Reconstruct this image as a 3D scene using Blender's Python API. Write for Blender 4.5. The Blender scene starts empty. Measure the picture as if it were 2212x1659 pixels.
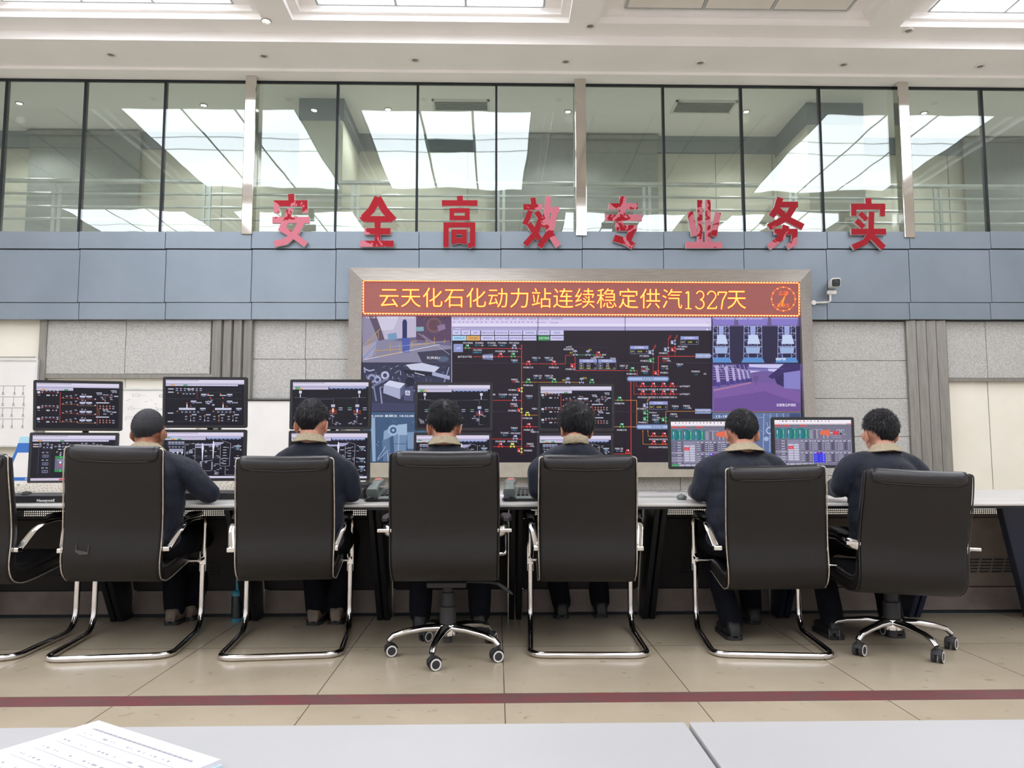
import bpy, bmesh, math, random
from mathutils import Vector, Matrix, Euler, noise

# ------------------------------------------------------------------ camera, world, exposure
sc = bpy.context.scene
COL = sc.collection
W_PX, H_PX, F_PX = 2212.0, 1659.0, 1661.0
CAMZ = 1.03
cam_d = bpy.data.cameras.new('camera')
cam_d.sensor_width = 36.0
cam_d.lens = F_PX / W_PX * 36.0
cam_d.clip_start = 0.02
cam_d.clip_end = 200
cam = bpy.data.objects.new('camera', cam_d)
COL.objects.link(cam)
cam.location = (0, 0, CAMZ)
CAM_E = Euler((math.radians(90 + 5.09), math.radians(0.05), math.radians(-1.22)), 'XYZ')
cam.rotation_euler = CAM_E
sc.camera = cam
world = bpy.data.worlds.new('world')
sc.world = world
world.use_nodes = True
world.node_tree.nodes['Background'].inputs[0].default_value = (1, 1, 1, 1)
world.node_tree.nodes['Background'].inputs[1].default_value = 0.05
sc.view_settings.view_transform = 'Standard'
sc.view_settings.look = 'None'
sc.view_settings.gamma = 1.0
sc.view_settings.exposure = 0.0
PANEL_POWER = 6.0       # radiance of the lit ceiling diffusers
GALLERY_POWER = 54.0    # watts of each gallery downlight

CAM_M = CAM_E.to_matrix()
def at(px, py, Y):
    """world point on the upright plane at distance Y that the photograph shows at (px, py)"""
    d = CAM_M @ Vector(((px - W_PX / 2) / F_PX, -(py - H_PX / 2) / F_PX, -1.0))
    return Vector((0, 0, CAMZ)) + d * (Y / d.y)
def onz(px, py, z):
    """world point on the level plane at height z"""
    d = CAM_M @ Vector(((px - W_PX / 2) / F_PX, -(py - H_PX / 2) / F_PX, -1.0))
    return Vector((0, 0, CAMZ)) + d * ((z - CAMZ) / d.z)
def zp(py, Y, px=1106): return at(px, py, Y).z
def xp(px, Y, py=830): return at(px, py, Y).x

R = math.radians
rnd = random.Random(7)

# ------------------------------------------------------------------ materials
def lin(c):
    if isinstance(c, str):
        c = tuple(int(c[i:i + 2], 16) for i in (0, 2, 4))
    return tuple(((v / 255 / 12.92) if v / 255 <= 0.04045 else ((v / 255 + 0.055) / 1.055) ** 2.4) for v in c) + (1.0,)

MC = {}
def mat(name, c1, c2=None, scale=8.0, rough=0.5, metal=0.0, bump=0.0, detail=4.0, spec=0.5, lo=0.35, hi=0.65, stretch=None, coat=0.0):
    if name in MC: return MC[name]
    m = bpy.data.materials.new(name); m.use_nodes = True
    nt = m.node_tree; b = nt.nodes['Principled BSDF']
    b.inputs['Roughness'].default_value = rough
    b.inputs['Metallic'].default_value = metal
    b.inputs['Specular IOR Level'].default_value = spec
    b.inputs['Coat Weight'].default_value = coat
    if c2 is None: c2 = tuple(max(0, v * 0.93) for v in (c1 if not isinstance(c1, str) else [int(c1[i:i+2], 16) for i in (0, 2, 4)]))
    tc = nt.nodes.new('ShaderNodeTexCoord')
    n = nt.nodes.new('ShaderNodeTexNoise'); n.inputs['Scale'].default_value = scale; n.inputs['Detail'].default_value = detail
    src = tc.outputs['Object']
    if stretch:
        mp = nt.nodes.new('ShaderNodeMapping'); mp.inputs['Scale'].default_value = stretch
        nt.links.new(src, mp.inputs[0]); src = mp.outputs[0]
    nt.links.new(src, n.inputs['Vector'])
    r = nt.nodes.new('ShaderNodeValToRGB')
    r.color_ramp.elements[0].position = lo; r.color_ramp.elements[1].position = hi
    r.color_ramp.elements[0].color = lin(c1); r.color_ramp.elements[1].color = lin(c2)
    nt.links.new(n.outputs['Fac'], r.inputs[0]); nt.links.new(r.outputs[0], b.inputs['Base Color'])
    if bump:
        bp = nt.nodes.new('ShaderNodeBump'); bp.inputs['Strength'].default_value = bump; bp.inputs['Distance'].default_value = 0.01
        nt.links.new(n.outputs['Fac'], bp.inputs['Height']); nt.links.new(bp.outputs[0], b.inputs['Normal'])
    MC[name] = m
    return m

def emat(c, strength=1.0, name=None):
    key = name or ('glow_' + (c if isinstance(c, str) else '%02x%02x%02x' % tuple(c)) + ('_%g' % strength))
    if key in MC: return MC[key]
    m = bpy.data.materials.new(key); m.use_nodes = True
    b = m.node_tree.nodes['Principled BSDF']
    b.inputs['Base Color'].default_value = (0.004, 0.004, 0.005, 1)
    b.inputs['Roughness'].default_value = 0.35
    b.inputs['Specular IOR Level'].default_value = 0.2
    b.inputs['Emission Color'].default_value = lin(c)
    b.inputs['Emission Strength'].default_value = strength
    MC[key] = m
    return m

def glass_mat(name, tint, fac, wave=0.0):
    if name in MC: return MC[name]
    m = bpy.data.materials.new(name); m.use_nodes = True
    nt = m.node_tree; nt.nodes.clear()
    o = nt.nodes.new('ShaderNodeOutputMaterial'); mx = nt.nodes.new('ShaderNodeMixShader')
    t = nt.nodes.new('ShaderNodeBsdfTransparent'); g = nt.nodes.new('ShaderNodeBsdfGlossy')
    t.inputs[0].default_value = tint; g.inputs['Roughness'].default_value = 0.0
    g.inputs[0].default_value = (0.95, 1.0, 0.97, 1)
    mx.inputs[0].default_value = fac
    if wave:
        tc = nt.nodes.new('ShaderNodeTexCoord'); n = nt.nodes.new('ShaderNodeTexNoise')
        n.inputs['Scale'].default_value = 1.6; n.inputs['Detail'].default_value = 1.0
        bp = nt.nodes.new('ShaderNodeBump'); bp.inputs['Strength'].default_value = wave; bp.inputs['Distance'].default_value = 0.02
        nt.links.new(tc.outputs['Object'], n.inputs['Vector']); nt.links.new(n.outputs['Fac'], bp.inputs['Height'])
        nt.links.new(bp.outputs[0], g.inputs['Normal'])
    nt.links.new(t.outputs[0], mx.inputs[1]); nt.links.new(g.outputs[0], mx.inputs[2]); nt.links.new(mx.outputs[0], o.inputs[0])
    MC[name] = m
    return m

M_ceil = mat('ceiling_paint', 'fdfaf7', 'f9f6f3', 1.5, 0.7)
M_white = mat('white_paint', 'e8e6e2', 'e2e0dc', 3, 0.6)
M_cream = mat('cream_panel', 'ece8d9', 'e7e3d3', 2, 0.5)
M_granite = mat('rough_granite', 'c6c5c0', '93928d', 130, 0.75, bump=0.5, detail=8, lo=0.38, hi=0.7)
M_blue = mat('blue_grey_metal', '848f99', '7a8690', 1.1, 0.42, 0.25, spec=0.5)
M_gap = mat('dark_gap', '20262c', '1b2025', 5, 0.8)
M_flute = mat('grey_fluted_metal', '8f8d85', '827f78', 6, 0.45, 0.4, stretch=(6, 6, 0.6))
M_steel = mat('brushed_steel', 'c4beb7', 'b4aea7', 10, 0.36, 0.8, stretch=(0.5, 6, 6))
M_steel_lit = mat('steel_lit_from_desk', 'dedcd3', 'd4d2c9', 10, 0.5, 0.15)  # paler steel for the lower frame member, desk reflection painted into its colour
M_white2 = mat('white_wall_paint', 'f4f4f7', 'f0f0f3', 3, 0.7)
M_mirror = mat('mirror_steel', 'd8d4cd', 'cbc7c0', 2, 0.07, 1.0, bump=0.02)
M_rail = mat('rail_steel', 'd9dbd7', 'cbcdc9', 6, 0.28, 0.45)
M_black = mat('black_plastic', '17181c', '1d1e22', 12, 0.45)
M_blackm = mat('black_metal', '15171d', '1b1d24', 9, 0.4, 0.2)
M_navy = mat('navy_metal', '1c2438', '202a42', 9, 0.4, 0.2)
M_leather = mat('black_leather', '181514', '131010', 240, 0.48, bump=0.12, detail=3, spec=0.35)
M_leather2 = mat('black_leather_gloss', '1c1b1e', '161517', 160, 0.3, bump=0.12)
M_chrome = mat('chrome', 'e2e0de', 'd2d0ce', 8, 0.1, 1.0, bump=0.015)
M_pipe = mat('silver_piping', 'c8c0b2', 'a89f92', 40, 0.3, 0.6)
M_rubber = mat('dark_rubber', '2b2b2d', '242426', 20, 0.6)
M_ring = mat('white_ring', 'd8d6d2', 'cbc9c5', 20, 0.5)
M_top = mat('grey_worktop', 'c6c4c0', 'bebcb7', 4, 0.35)
M_brown = mat('brown_console_metal', '7d7168', '675c54', 5, 0.6, 0.1, detail=7)
M_dkcab = mat('black_console_metal', '2b2829', '242122', 5, 0.6, 0.1, detail=7)
M_table = mat('white_laminate', 'a6a6a6', 'a1a1a1', 3, 0.42)
M_paper = mat('white_paper', 'cfced4', 'cac9cf', 6, 0.7)
M_ink = mat('grey_ink', '9a9aa0', '8d8d93', 6, 0.8)
M_red = mat('red_panel', 'b3202f', 'a91c2b', 5, 0.45)
M_side = mat('letter_edge', 'd9d2d0', 'cfc8c6', 8, 0.5)
M_tape = mat('maroon_tape', '743f41', '644746', 5, 0.45, stretch=(1, 4, 1), detail=6)
M_skin = mat('skin', 'c4917a', 'b98169', 30, 0.5)
M_hair = mat('black_hair', '15131a', '0e0d12', 120, 0.5, spec=0.4)
M_buzz = mat('cropped_hair', '24252b', '1a1b20', 200, 0.6, bump=0.3)
M_jacket = mat('navy_jacket', '151b2c', '0f1421', 13, 0.75, spec=0.35, detail=2.5, bump=1.0, stretch=(1, 1, 0.45))
M_jacket.node_tree.nodes['Principled BSDF'].inputs['Sheen Weight'].default_value = 0.10
M_jacket.node_tree.nodes['Bump'].inputs['Distance'].default_value = 0.02
M_collar = mat('khaki_collar', 'a3977f', '94886f', 60, 0.85)
M_trouser = mat('navy_trousers', '0e1119', '0b0d14', 12, 0.9, spec=0.2, detail=3, bump=0.4)
M_shoe = mat('black_shoe', '17171a', '111114', 30, 0.5)
M_shoeb = mat('brown_shoe', '7f7062', '5d5147', 18, 0.6)
M_blind = mat('grey_blind', '8f9491', '888d8a', 20, 0.8)
M_olive = mat('gallery_wall', 'cccbbc', 'c5c4b5', 3, 0.7)
M_grille = mat('vent_grey', '8b918f', '7f8583', 10, 0.5)
M_key = mat('ivory_keys', 'd6d0c4', 'cbc5b9', 30, 0.5)
M_phone = mat('grey_green_plastic', '66706c', '5b6561', 25, 0.4)
M_phonered = mat('faded_red_label', 'b06a60', 'a55f55', 25, 0.5)
M_blueb = mat('sign_blue', '2f6fc2', '2b67b6', 6, 0.5)
M_teal = mat('teal_plastic', '3f8ca0', '387f92', 20, 0.4)
M_smoke = mat('smoky_plastic', '2a3434', '232b2b', 20, 0.25)
M_eye = mat('eye_white', 'e8e4de', 'e2ddd6', 20, 0.3)
M_glass = glass_mat('clear_glass', (0.84, 0.88, 0.86, 1), 0.095, 0.15)
M_acryl = glass_mat('clear_acrylic', (0.93, 0.95, 0.95, 1), 0.22)

def floor_mat():
    m = bpy.data.materials.new('polished_floor_tiles'); m.use_nodes = True
    nt = m.node_tree; b = nt.nodes['Principled BSDF']
    b.inputs['Roughness'].default_value = 0.22; b.inputs['Specular IOR Level'].default_value = 0.45
    tc = nt.nodes.new('ShaderNodeTexCoord')
    n = nt.nodes.new('ShaderNodeTexNoise'); n.inputs['Scale'].default_value = 2.2; n.inputs['Detail'].default_value = 9
    n2 = nt.nodes.new('ShaderNodeTexNoise'); n2.inputs['Scale'].default_value = 14; n2.inputs['Detail'].default_value = 6
    nt.links.new(tc.outputs['Object'], n.inputs['Vector']); nt.links.new(tc.outputs['Object'], n2.inputs['Vector'])
    r = nt.nodes.new('ShaderNodeValToRGB')
    r.color_ramp.elements[0].position = 0.3; r.color_ramp.elements[1].position = 0.7
    r.color_ramp.elements[0].color = lin('a89c86'); r.color_ramp.elements[1].color = lin('b5a993')
    nt.links.new(n.outputs['Fac'], r.inputs[0])
    r2 = nt.nodes.new('ShaderNodeValToRGB')
    r2.color_ramp.elements[0].position = 0.27; r2.color_ramp.elements[1].position = 0.36
    r2.color_ramp.elements[0].color = (0.72, 0.70, 0.68, 1); r2.color_ramp.elements[1].color = (1, 1, 1, 1)
    nt.links.new(n2.outputs['Fac'], r2.inputs[0])
    mx = nt.nodes.new('ShaderNodeMix'); mx.data_type = 'RGBA'; mx.blend_type = 'MULTIPLY'; mx.inputs[0].default_value = 1
    nt.links.new(r.outputs[0], mx.inputs[6]); nt.links.new(r2.outputs[0], mx.inputs[7])
    # joints: 0.8 m square tiles
    sep = nt.nodes.new('ShaderNodeSeparateXYZ'); nt.links.new(tc.outputs['Object'], sep.inputs[0])
    outs = []
    for ax, off in ((0, JX), (1, JY)):
        a = nt.nodes.new('ShaderNodeMath'); a.operation = 'SUBTRACT'; a.inputs[1].default_value = off - 80.0
        nt.links.new(sep.outputs[ax], a.inputs[0])
        d = nt.nodes.new('ShaderNodeMath'); d.operation = 'MODULO'; d.inputs[1].default_value = 0.8
        nt.links.new(a.outputs[0], d.inputs[0])
        l = nt.nodes.new('ShaderNodeMath'); l.operation = 'LESS_THAN'; l.inputs[1].default_value = 0.005
        nt.links.new(d.outputs[0], l.inputs[0]); outs.append(l)
    mxm = nt.nodes.new('ShaderNodeMath'); mxm.operation = 'MAXIMUM'
    nt.links.new(outs[0].outputs[0], mxm.inputs[0]); nt.links.new(outs[1].outputs[0], mxm.inputs[1])
    mj = nt.nodes.new('ShaderNodeMix'); mj.data_type = 'RGBA'
    nt.links.new(mxm.outputs[0], mj.inputs[0]); nt.links.new(mx.outputs[2], mj.inputs[6]); mj.inputs[7].default_value = lin('6a5d4e')
    nt.links.new(mj.outputs[2], b.inputs['Base Color'])
    return m
JX, JY = 0.036, 4.203
M_floor = floor_mat()

def peel_mat(name, amount, gx, gz):
    """red film peeling off a pink board: amount of pink, growing along (gx, gz) of the letter"""
    m = bpy.data.materials.new(name); m.use_nodes = True
    nt = m.node_tree; b = nt.nodes['Principled BSDF']; b.inputs['Roughness'].default_value = 0.55; b.inputs['Specular IOR Level'].default_value = 0.2
    tc = nt.nodes.new('ShaderNodeTexCoord')
    n = nt.nodes.new('ShaderNodeTexNoise'); n.inputs['Scale'].default_value = 7.0; n.inputs['Detail'].default_value = 5; n.inputs['Distortion'].default_value = 1.2
    nt.links.new(tc.outputs['Object'], n.inputs['Vector'])
    sep = nt.nodes.new('ShaderNodeSeparateXYZ'); nt.links.new(tc.outputs['Object'], sep.inputs[0])
    v = n.outputs['Fac']
    for k, ax in ((gx, 0), (gz, 2)):
        mm = nt.nodes.new('ShaderNodeMath'); mm.operation = 'MULTIPLY_ADD'; mm.inputs[1].default_value = k
        nt.links.new(sep.outputs[ax], mm.inputs[0]); nt.links.new(v, mm.inputs[2]); v = mm.outputs[0]
    g = nt.nodes.new('ShaderNodeMath'); g.operation = 'GREATER_THAN'; g.inputs[1].default_value = amount + 0.3 * gz
    nt.links.new(v, g.inputs[0])
    mx = nt.nodes.new('ShaderNodeMix'); mx.data_type = 'RGBA'
    mx.inputs[6].default_value = lin('98101f'); mx.inputs[7].default_value = lin('c06f7c')
    nt.links.new(g.outputs[0], mx.inputs[0]); nt.links.new(mx.outputs[2], b.inputs['Base Color'])
    return m

# ------------------------------------------------------------------ mesh helpers
class MB:
    def __init__(s): s.v = []; s.f = []; s.m = []
    def add(s, vs, fs, mi=0):
        o = len(s.v); s.v += [tuple(v) for v in vs]
        for f in fs: s.f.append([i + o for i in f]); s.m.append(mi)
        return s
    def box(s, x0, y0, z0, x1, y1, z1, mi=0, M=None):
        vs = [Vector((x, y, z)) for z in (z0, z1) for y in (y0, y1) for x in (x0, x1)]
        if M: vs = [M @ v for v in vs]
        return s.add(vs, [(0, 2, 3, 1), (4, 5, 7, 6), (0, 1, 5, 4), (2, 6, 7, 3), (0, 4, 6, 2), (1, 3, 7, 5)], mi)
    def prism(s, pts, vec, mi=0, side=None):
        """closed outline pts swept along vec"""
        n = len(pts); vec = Vector(vec)
        vs = [Vector(p) for p in pts] + [Vector(p) + vec for p in pts]
        s.add(vs, [tuple(range(n)), tuple(range(2 * n - 1, n - 1, -1))], mi)
        o = len(s.v) - 2 * n
        for i in range(n):
            j = (i + 1) % n
            s.f.append([o + j, o + i, o + n + i, o + n + j]); s.m.append(mi if side is None else side)
        return s
    def loft(s, rings, mi=0, caps=True, closed=False):
        n = len(rings[0]); k = len(rings)
        vs = [p for r in rings for p in r]; fs = []
        for a in range(k if closed else k - 1):
            b = (a + 1) % k
            for i in range(n):
                j = (i + 1) % n
                fs.append((a * n + i, a * n + j, b * n + j, b * n + i))
        if caps and not closed:
            fs.append(tuple(range(n - 1, -1, -1))); fs.append(tuple((k - 1) * n + i for i in range(n)))
        return s.add(vs, fs, mi)
    def tube(s, pts, rx, ry=None, n=10, mi=0, closed=False, up=None):
        pts = [Vector(p) for p in pts]
        ra = rx if isinstance(rx, (list, tuple)) else [rx] * len(pts)
        rb = ra if ry is None else (ry if isinstance(ry, (list, tuple)) else [ry] * len(pts))
        k = len(pts); rings = []; nrm = None
        for i in range(k):
            if closed: t = pts[(i + 1) % k] - pts[i - 1]
            else: t = pts[min(i + 1, k - 1)] - pts[max(i - 1, 0)]
            t.normalize()
            if nrm is None:
                u = Vector(up) if up else (Vector((0, 0, 1)) if abs(t.z) < 0.9 else Vector((1, 0, 0)))
                nrm = (u - t * u.dot(t)).normalized()
            else:
                nrm = (nrm - t * nrm.dot(t))
                nrm = nrm.normalized() if nrm.length > 1e-6 else Vector((1, 0, 0))
            bi = t.cross(nrm)
            rings.append([pts[i] + nrm * (math.cos(a) * ra[i]) + bi * (math.sin(a) * rb[i]) for a in [2 * math.pi * q / n for q in range(n)]])
        return s.loft(rings, mi, True, closed)
    def cyl(s, p0, p1, r0, r1=None, n=20, mi=0):
        return s.tube([p0, p1], [r0, r0 if r1 is None else r1], n=n, mi=mi)
    def lathe(s, prof, c=(0, 0, 0), n=24, mi=0, M=None):
        rings = []
        for r, z in prof:
            ring = [Vector((c[0] + r * math.cos(2 * math.pi * q / n), c[1] + r * math.sin(2 * math.pi * q / n), c[2] + z)) for q in range(n)]
            if M: ring = [M @ p for p in ring]
            rings.append(ring)
        return s.loft(rings, mi)
    def sphere(s, c, r, rot=None, nu=16, nv=10, mi=0):
        c = Vector(c); r = Vector((r, r, r)) if not hasattr(r, '__len__') else Vector(r)
        vs = []; fs = []
        for i in range(1, nv):
            th = math.pi * i / nv
            for j in range(nu):
                ph = 2 * math.pi * j / nu
                vs.append(Vector((math.sin(th) * math.cos(ph) * r.x, math.sin(th) * math.sin(ph) * r.y, math.cos(th) * r.z)))
        vs.append(Vector((0, 0, r.z))); vs.append(Vector((0, 0, -r.z)))
        if rot: vs = [rot @ v for v in vs]
        vs = [v + c for v in vs]
        t, bt = len(vs) - 2, len(vs) - 1
        for i in range(nv - 2):
            for j in range(nu):
                k = (j + 1) % nu
                fs.append((i * nu + j, (i + 1) * nu + j, (i + 1) * nu + k, i * nu + k))
        for j in range(nu):
            k = (j + 1) % nu
            fs.append((t, j, k)); fs.append((bt, (nv - 2) * nu + k, (nv - 2) * nu + j))
        return s.add(vs, fs, mi)
    def build(s, name, mats, parent=None, smooth=False, bevel=0.0, seg=2, angle=40, fix=True):
        me = bpy.data.meshes.new(name); me.from_pydata(s.v, [], s.f)
        ms = mats if isinstance(mats, (list, tuple)) else [mats]
        for m in ms: me.materials.append(m)
        me.polygons.foreach_set('material_index', s.m)
        if fix:
            bm = bmesh.new(); bm.from_mesh(me); bmesh.ops.recalc_face_normals(bm, faces=bm.faces); bm.to_mesh(me); bm.free()
        if smooth:
            me.polygons.foreach_set('use_smooth', [True] * len(me.polygons))
            me.set_sharp_from_angle(angle=R(angle))
        me.update()
        o = bpy.data.objects.new(name, me); COL.objects.link(o)
        if bevel:
            b = o.modifiers.new('bevel', 'BEVEL'); b.width = bevel; b.segments = seg; b.limit_method = 'ANGLE'; b.angle_limit = R(35)
        if parent: o.parent = parent
        return o

def fillet(pts, r, n=6):
    pts = [Vector(p) for p in pts]; out = [pts[0]]
    for i in range(1, len(pts) - 1):
        a, b, c = pts[i - 1], pts[i], pts[i + 1]
        rr = r[i - 1] if isinstance(r, (list, tuple)) else r
        d1 = min(rr, (a - b).length * 0.49); d2 = min(rr, (c - b).length * 0.49)
        p0 = b + (a - b).normalized() * d1; p2 = b + (c - b).normalized() * d2
        for k in range(n + 1):
            t = k / n
            out.append(p0 * (1 - t) ** 2 + b * 2 * t * (1 - t) + p2 * t * t)
    out.append(pts[-1])
    return out

def rrect(hw, hh, r, n=4):
    """rounded rectangle outline as 2D points"""
    out = []
    for cx, cy, a0 in ((hw - r, hh - r, 0), (-hw + r, hh - r, 90), (-hw + r, -hh + r, 180), (hw - r, -hh + r, 270)):
        for k in range(n + 1):
            a = R(a0 + 90 * k / n); out.append((cx + r * math.cos(a), cy + r * math.sin(a)))
    return out

def tag(o, label, cat, group=None):
    o['label'] = label; o['category'] = cat
    if group: o['group'] = group
    return o
def thing(name, label, cat, loc=(0, 0, 0), rz=0, group=None):
    o = bpy.data.objects.new(name, None); COL.objects.link(o)
    o.empty_display_size = 0.1
    o.location = loc; o.rotation_euler = (0, 0, rz)
    return tag(o, label, cat, group)
def struct(o): o['kind'] = 'structure'; return o
def copy_tree(o, parent=None):
    c = o.copy(); COL.objects.link(c)
    if parent: c.parent = parent
    for ch in list(o.children): copy_tree(ch, c)
    return c

# ------------------------------------------------------------------ lettering and flat screen pictures
_GC = {}
def glyphs(s, bold=0.0):
    k = (s, bold)
    if k not in _GC:
        cu = bpy.data.curves.new('lettering', 'FONT'); cu.body = s; cu.size = 1.0; cu.resolution_u = 3; cu.offset = bold
        o = bpy.data.objects.new('lettering', cu); COL.objects.link(o)
        bpy.context.view_layer.update()
        me = bpy.data.meshes.new_from_object(o.evaluated_get(bpy.context.evaluated_depsgraph_get()))
        vs = [(v.co.x, v.co.y) for v in me.vertices]; fs = [tuple(p.vertices) for p in me.polygons]
        bpy.data.objects.remove(o); bpy.data.curves.remove(cu); bpy.data.meshes.remove(me)
        if not vs: vs = [(0, 0)]; fs = []
        xs = [v[0] for v in vs]; ys = [v[1] for v in vs]
        _GC[k] = (vs, fs, min(xs), max(xs), min(ys), max(ys))
    return _GC[k]

class Canvas:
    """flat picture: fn(u, v, layer) turns picture coordinates (v down) into a point"""
    def __init__(s, fn): s.fn = fn; s.mb = MB(); s.mats = []; s.idx = {}
    def mi(s, c, e=1.0):
        k = (c, e)
        if k not in s.idx:
            s.idx[k] = len(s.mats)
            s.mats.append(c if not isinstance(c, str) else emat(c, e))
        return s.idx[k]
    def poly(s, pts, c, L=1, e=1.0):
        s.mb.add([s.fn(u, v, L) for u, v in pts], [tuple(range(len(pts)))], s.mi(c, e)); return s
    def rect(s, u0, v0, u1, v1, c, L=1, e=1.0): return s.poly([(u0, v0), (u1, v0), (u1, v1), (u0, v1)], c, L, e)
    def line(s, pts, w, c, L=2, e=1.0, asp=1.0):
        for (a, b), (x, y) in zip(pts[:-1], pts[1:]):
            dx, dy = x - a, (y - b) * asp; l = math.hypot(dx, dy) or 1e-6
            nx, ny = -dy / l * w / 2, dx / l * w / 2 / asp
            s.poly([(a + nx, b + ny), (x + nx, y + ny), (x - nx, y - ny), (a - nx, b - ny)], c, L, e)
        return s
    def disc(s, u, v, r, c, L=2, e=1.0, ry=None, n=20):
        ry = ry or r
        return s.poly([(u + r * math.cos(2 * math.pi * k / n), v + ry * math.sin(2 * math.pi * k / n)) for k in range(n)], c, L, e)
    def text(s, t, u, v, h, c, L=4, w=None, al='c', bold=0.0, e=1.0, asp=1.0):
        """t centred (or left aligned) at (u, v), glyph box h high; w squeezes to a width"""
        vs, fs, x0, x1, y0, y1 = glyphs(t, bold)
        k = h / 0.75 if y1 - y0 < 0.8 else h / 0.88
        kx = k / asp if w is None else w / max(1e-6, x1 - x0)
        ox = (x0 + x1) / 2 if al == 'c' else (x0 if al == 'l' else x1); oy = (y0 + y1) / 2
        s.mb.add([s.fn(u + (x - ox) * kx, v - (y - oy) * k, L) for x, y in vs], fs, s.mi(c, e)); return s
    def build(s, name, parent=None): return s.mb.build(name, s.mats, parent, fix=False)
# ------------------------------------------------------------------ room shell
WY = 9.0
XL, XR, YN = -9.4, 10.4, -6.2
ZH, Z2, Z3, ZL, ZP = CAMZ + 4.465, CAMZ + 4.50, CAMZ + 4.605, CAMZ + 4.675, CAMZ + 4.73
struct(MB().box(XL, YN, -0.1, XR, 11.0, 0).build('floor', M_floor))
t = MB().box(XL, onz(1106, 1519, 0).y, 0, XR, onz(1106, 1499, 0).y, 0.0015).build('floor_tape', M_tape)
tag(t, 'maroon warning tape strip stuck across the beige floor tiles', 'tape')

cx_ = [-7.26 - 0.0, -3.98, -0.69, 2.58, 5.86, 9.14]
rows = [(WY - 4.55, WY - 1.2), (WY - 9.15, WY - 5.8), (WY - 13.75, WY - 10.4)]
cb = MB()
cb.box(XL, 8.73, ZH, XR, 9.06, ZH + 0.6)                      # stepped cornice by the glass
cb.box(XL, 8.14, Z2, XR, 8.73, ZH + 0.6)
cb.box(XL, 7.885, Z3, XR, 8.14, ZH + 0.6)
yb = [(7.885, 7.885)] + [(rows[i][0] - 0.30, rows[i + 1][1] + 0.30) for i in range(2)] + [(YN, rows[2][0] - 0.3)]
for y1, y0 in yb[1:3]: cb.box(XL, min(y0, y1), Z3, XR, max(y0, y1), ZH + 0.6)
cb.box(XL, YN, Z3, XR, rows[2][0] - 0.3, ZH + 0.6)
xb = [XL] + [(a + b) / 2 for a, b in zip(cx_[:-1], cx_[1:])] + [XR]
for x in xb[1:-1]: cb.box(x - 0.16, YN, Z3 - 0.002, x + 0.16, 7.887, ZH + 0.6)
cells = []
for r, (y0, y1) in enumerate(rows):
    for c, x in enumerate(cx_):
        xa, xc = xb[c] + (0.16 if c else 0), xb[c + 1] - (0.16 if c < 5 else 0)
        ya, yc = y0 - 0.30, (7.885 if r == 0 else y1 + 0.30)
        w = 0.09                                               # inner ledge ring
        cb.box(xa, ya, ZL, xc, ya + w, ZH + 0.6); cb.box(xa, yc - 0.045, ZL, xc, yc, ZH + 0.6)
        cb.box(xa, ya, ZL - 0.0015, xa + w, yc, ZH + 0.6); cb.box(xc - w, ya, ZL - 0.0015, xc, yc, ZH + 0.6)
        cb.box(xa, ya, ZP + 0.012, xc, yc, ZH + 0.6)
        cells.append((r, c, x, y0, y1))
struct(cb.build('ceiling', M_ceil))
M_lit = emat('f4f6ff', PANEL_POWER, 'lit_diffuser')
M_unlit = mat('unlit_diffuser', 'e9e5dc', 'e6e2d9', 2, 0.5)
M_lframe = mat('light_frame_grey', 'b9bfbf', 'b0b6b6', 8, 0.5)
unlit = {(0, 3), (1, 2), (0, 0)}
ordn = ['leftmost', 'second from the left', 'third', 'fourth', 'fifth', 'sixth']
rown = ['nearest the glazed gallery', 'over the chairs', 'behind the white tables']
colw = ['far left bay', 'left bay', 'middle bay', 'bay right of middle', 'right bay', 'far right bay']
for r, c, x, y0, y1 in cells:
    if x > 9: continue
    lit = (r, c) not in unlit
    L = thing('ceiling_light', '%s ceiling light panel, %s, row %s' % ('lit' if lit else 'unlit', colw[c], rown[r]), 'ceiling light', (x, (y0 + y1) / 2, ZP), 0, 'recessed ceiling light panels')
    hw = 1.2; hl = (y1 - y0) / 2
    xs = [-hw, -hw + 0.83, hw - 0.83, hw]; ys = [-hl, hl - 1.62, hl - 1.14, hl]
    f = MB()
    for q in xs: f.box(q - 0.012, -hl, -0.005, q + 0.012, hl, 0.0)
    for q in ys: f.box(-hw, q - 0.010, -0.0045, hw, q + 0.010, 0.0005)
    f.build('frame', M_lframe, L)
    for i in range(3):
        for j in range(3):
            a = (xs[i] + 0.02, ys[j] + 0.016, xs[i + 1] - 0.02, ys[j + 1] - 0.016)
            if i == 1 and j == 1 and c in (2,):
                g = MB().box(a[0], a[1], -0.004, a[2], a[3], 0.008)
                for q in range(9): 
                    yq = a[1] + (a[3] - a[1]) * (q + 0.5) / 9
                    g.box(a[0] + 0.02, yq - 0.012, -0.012, a[2] - 0.02, yq + 0.012, -0.004)
                g.build('vent_grille', M_grille, L)
            else:
                MB().box(a[0], a[1], -0.003, a[2], a[3], 0.010).build('diffuser', M_lit if lit else M_unlit, L)

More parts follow.
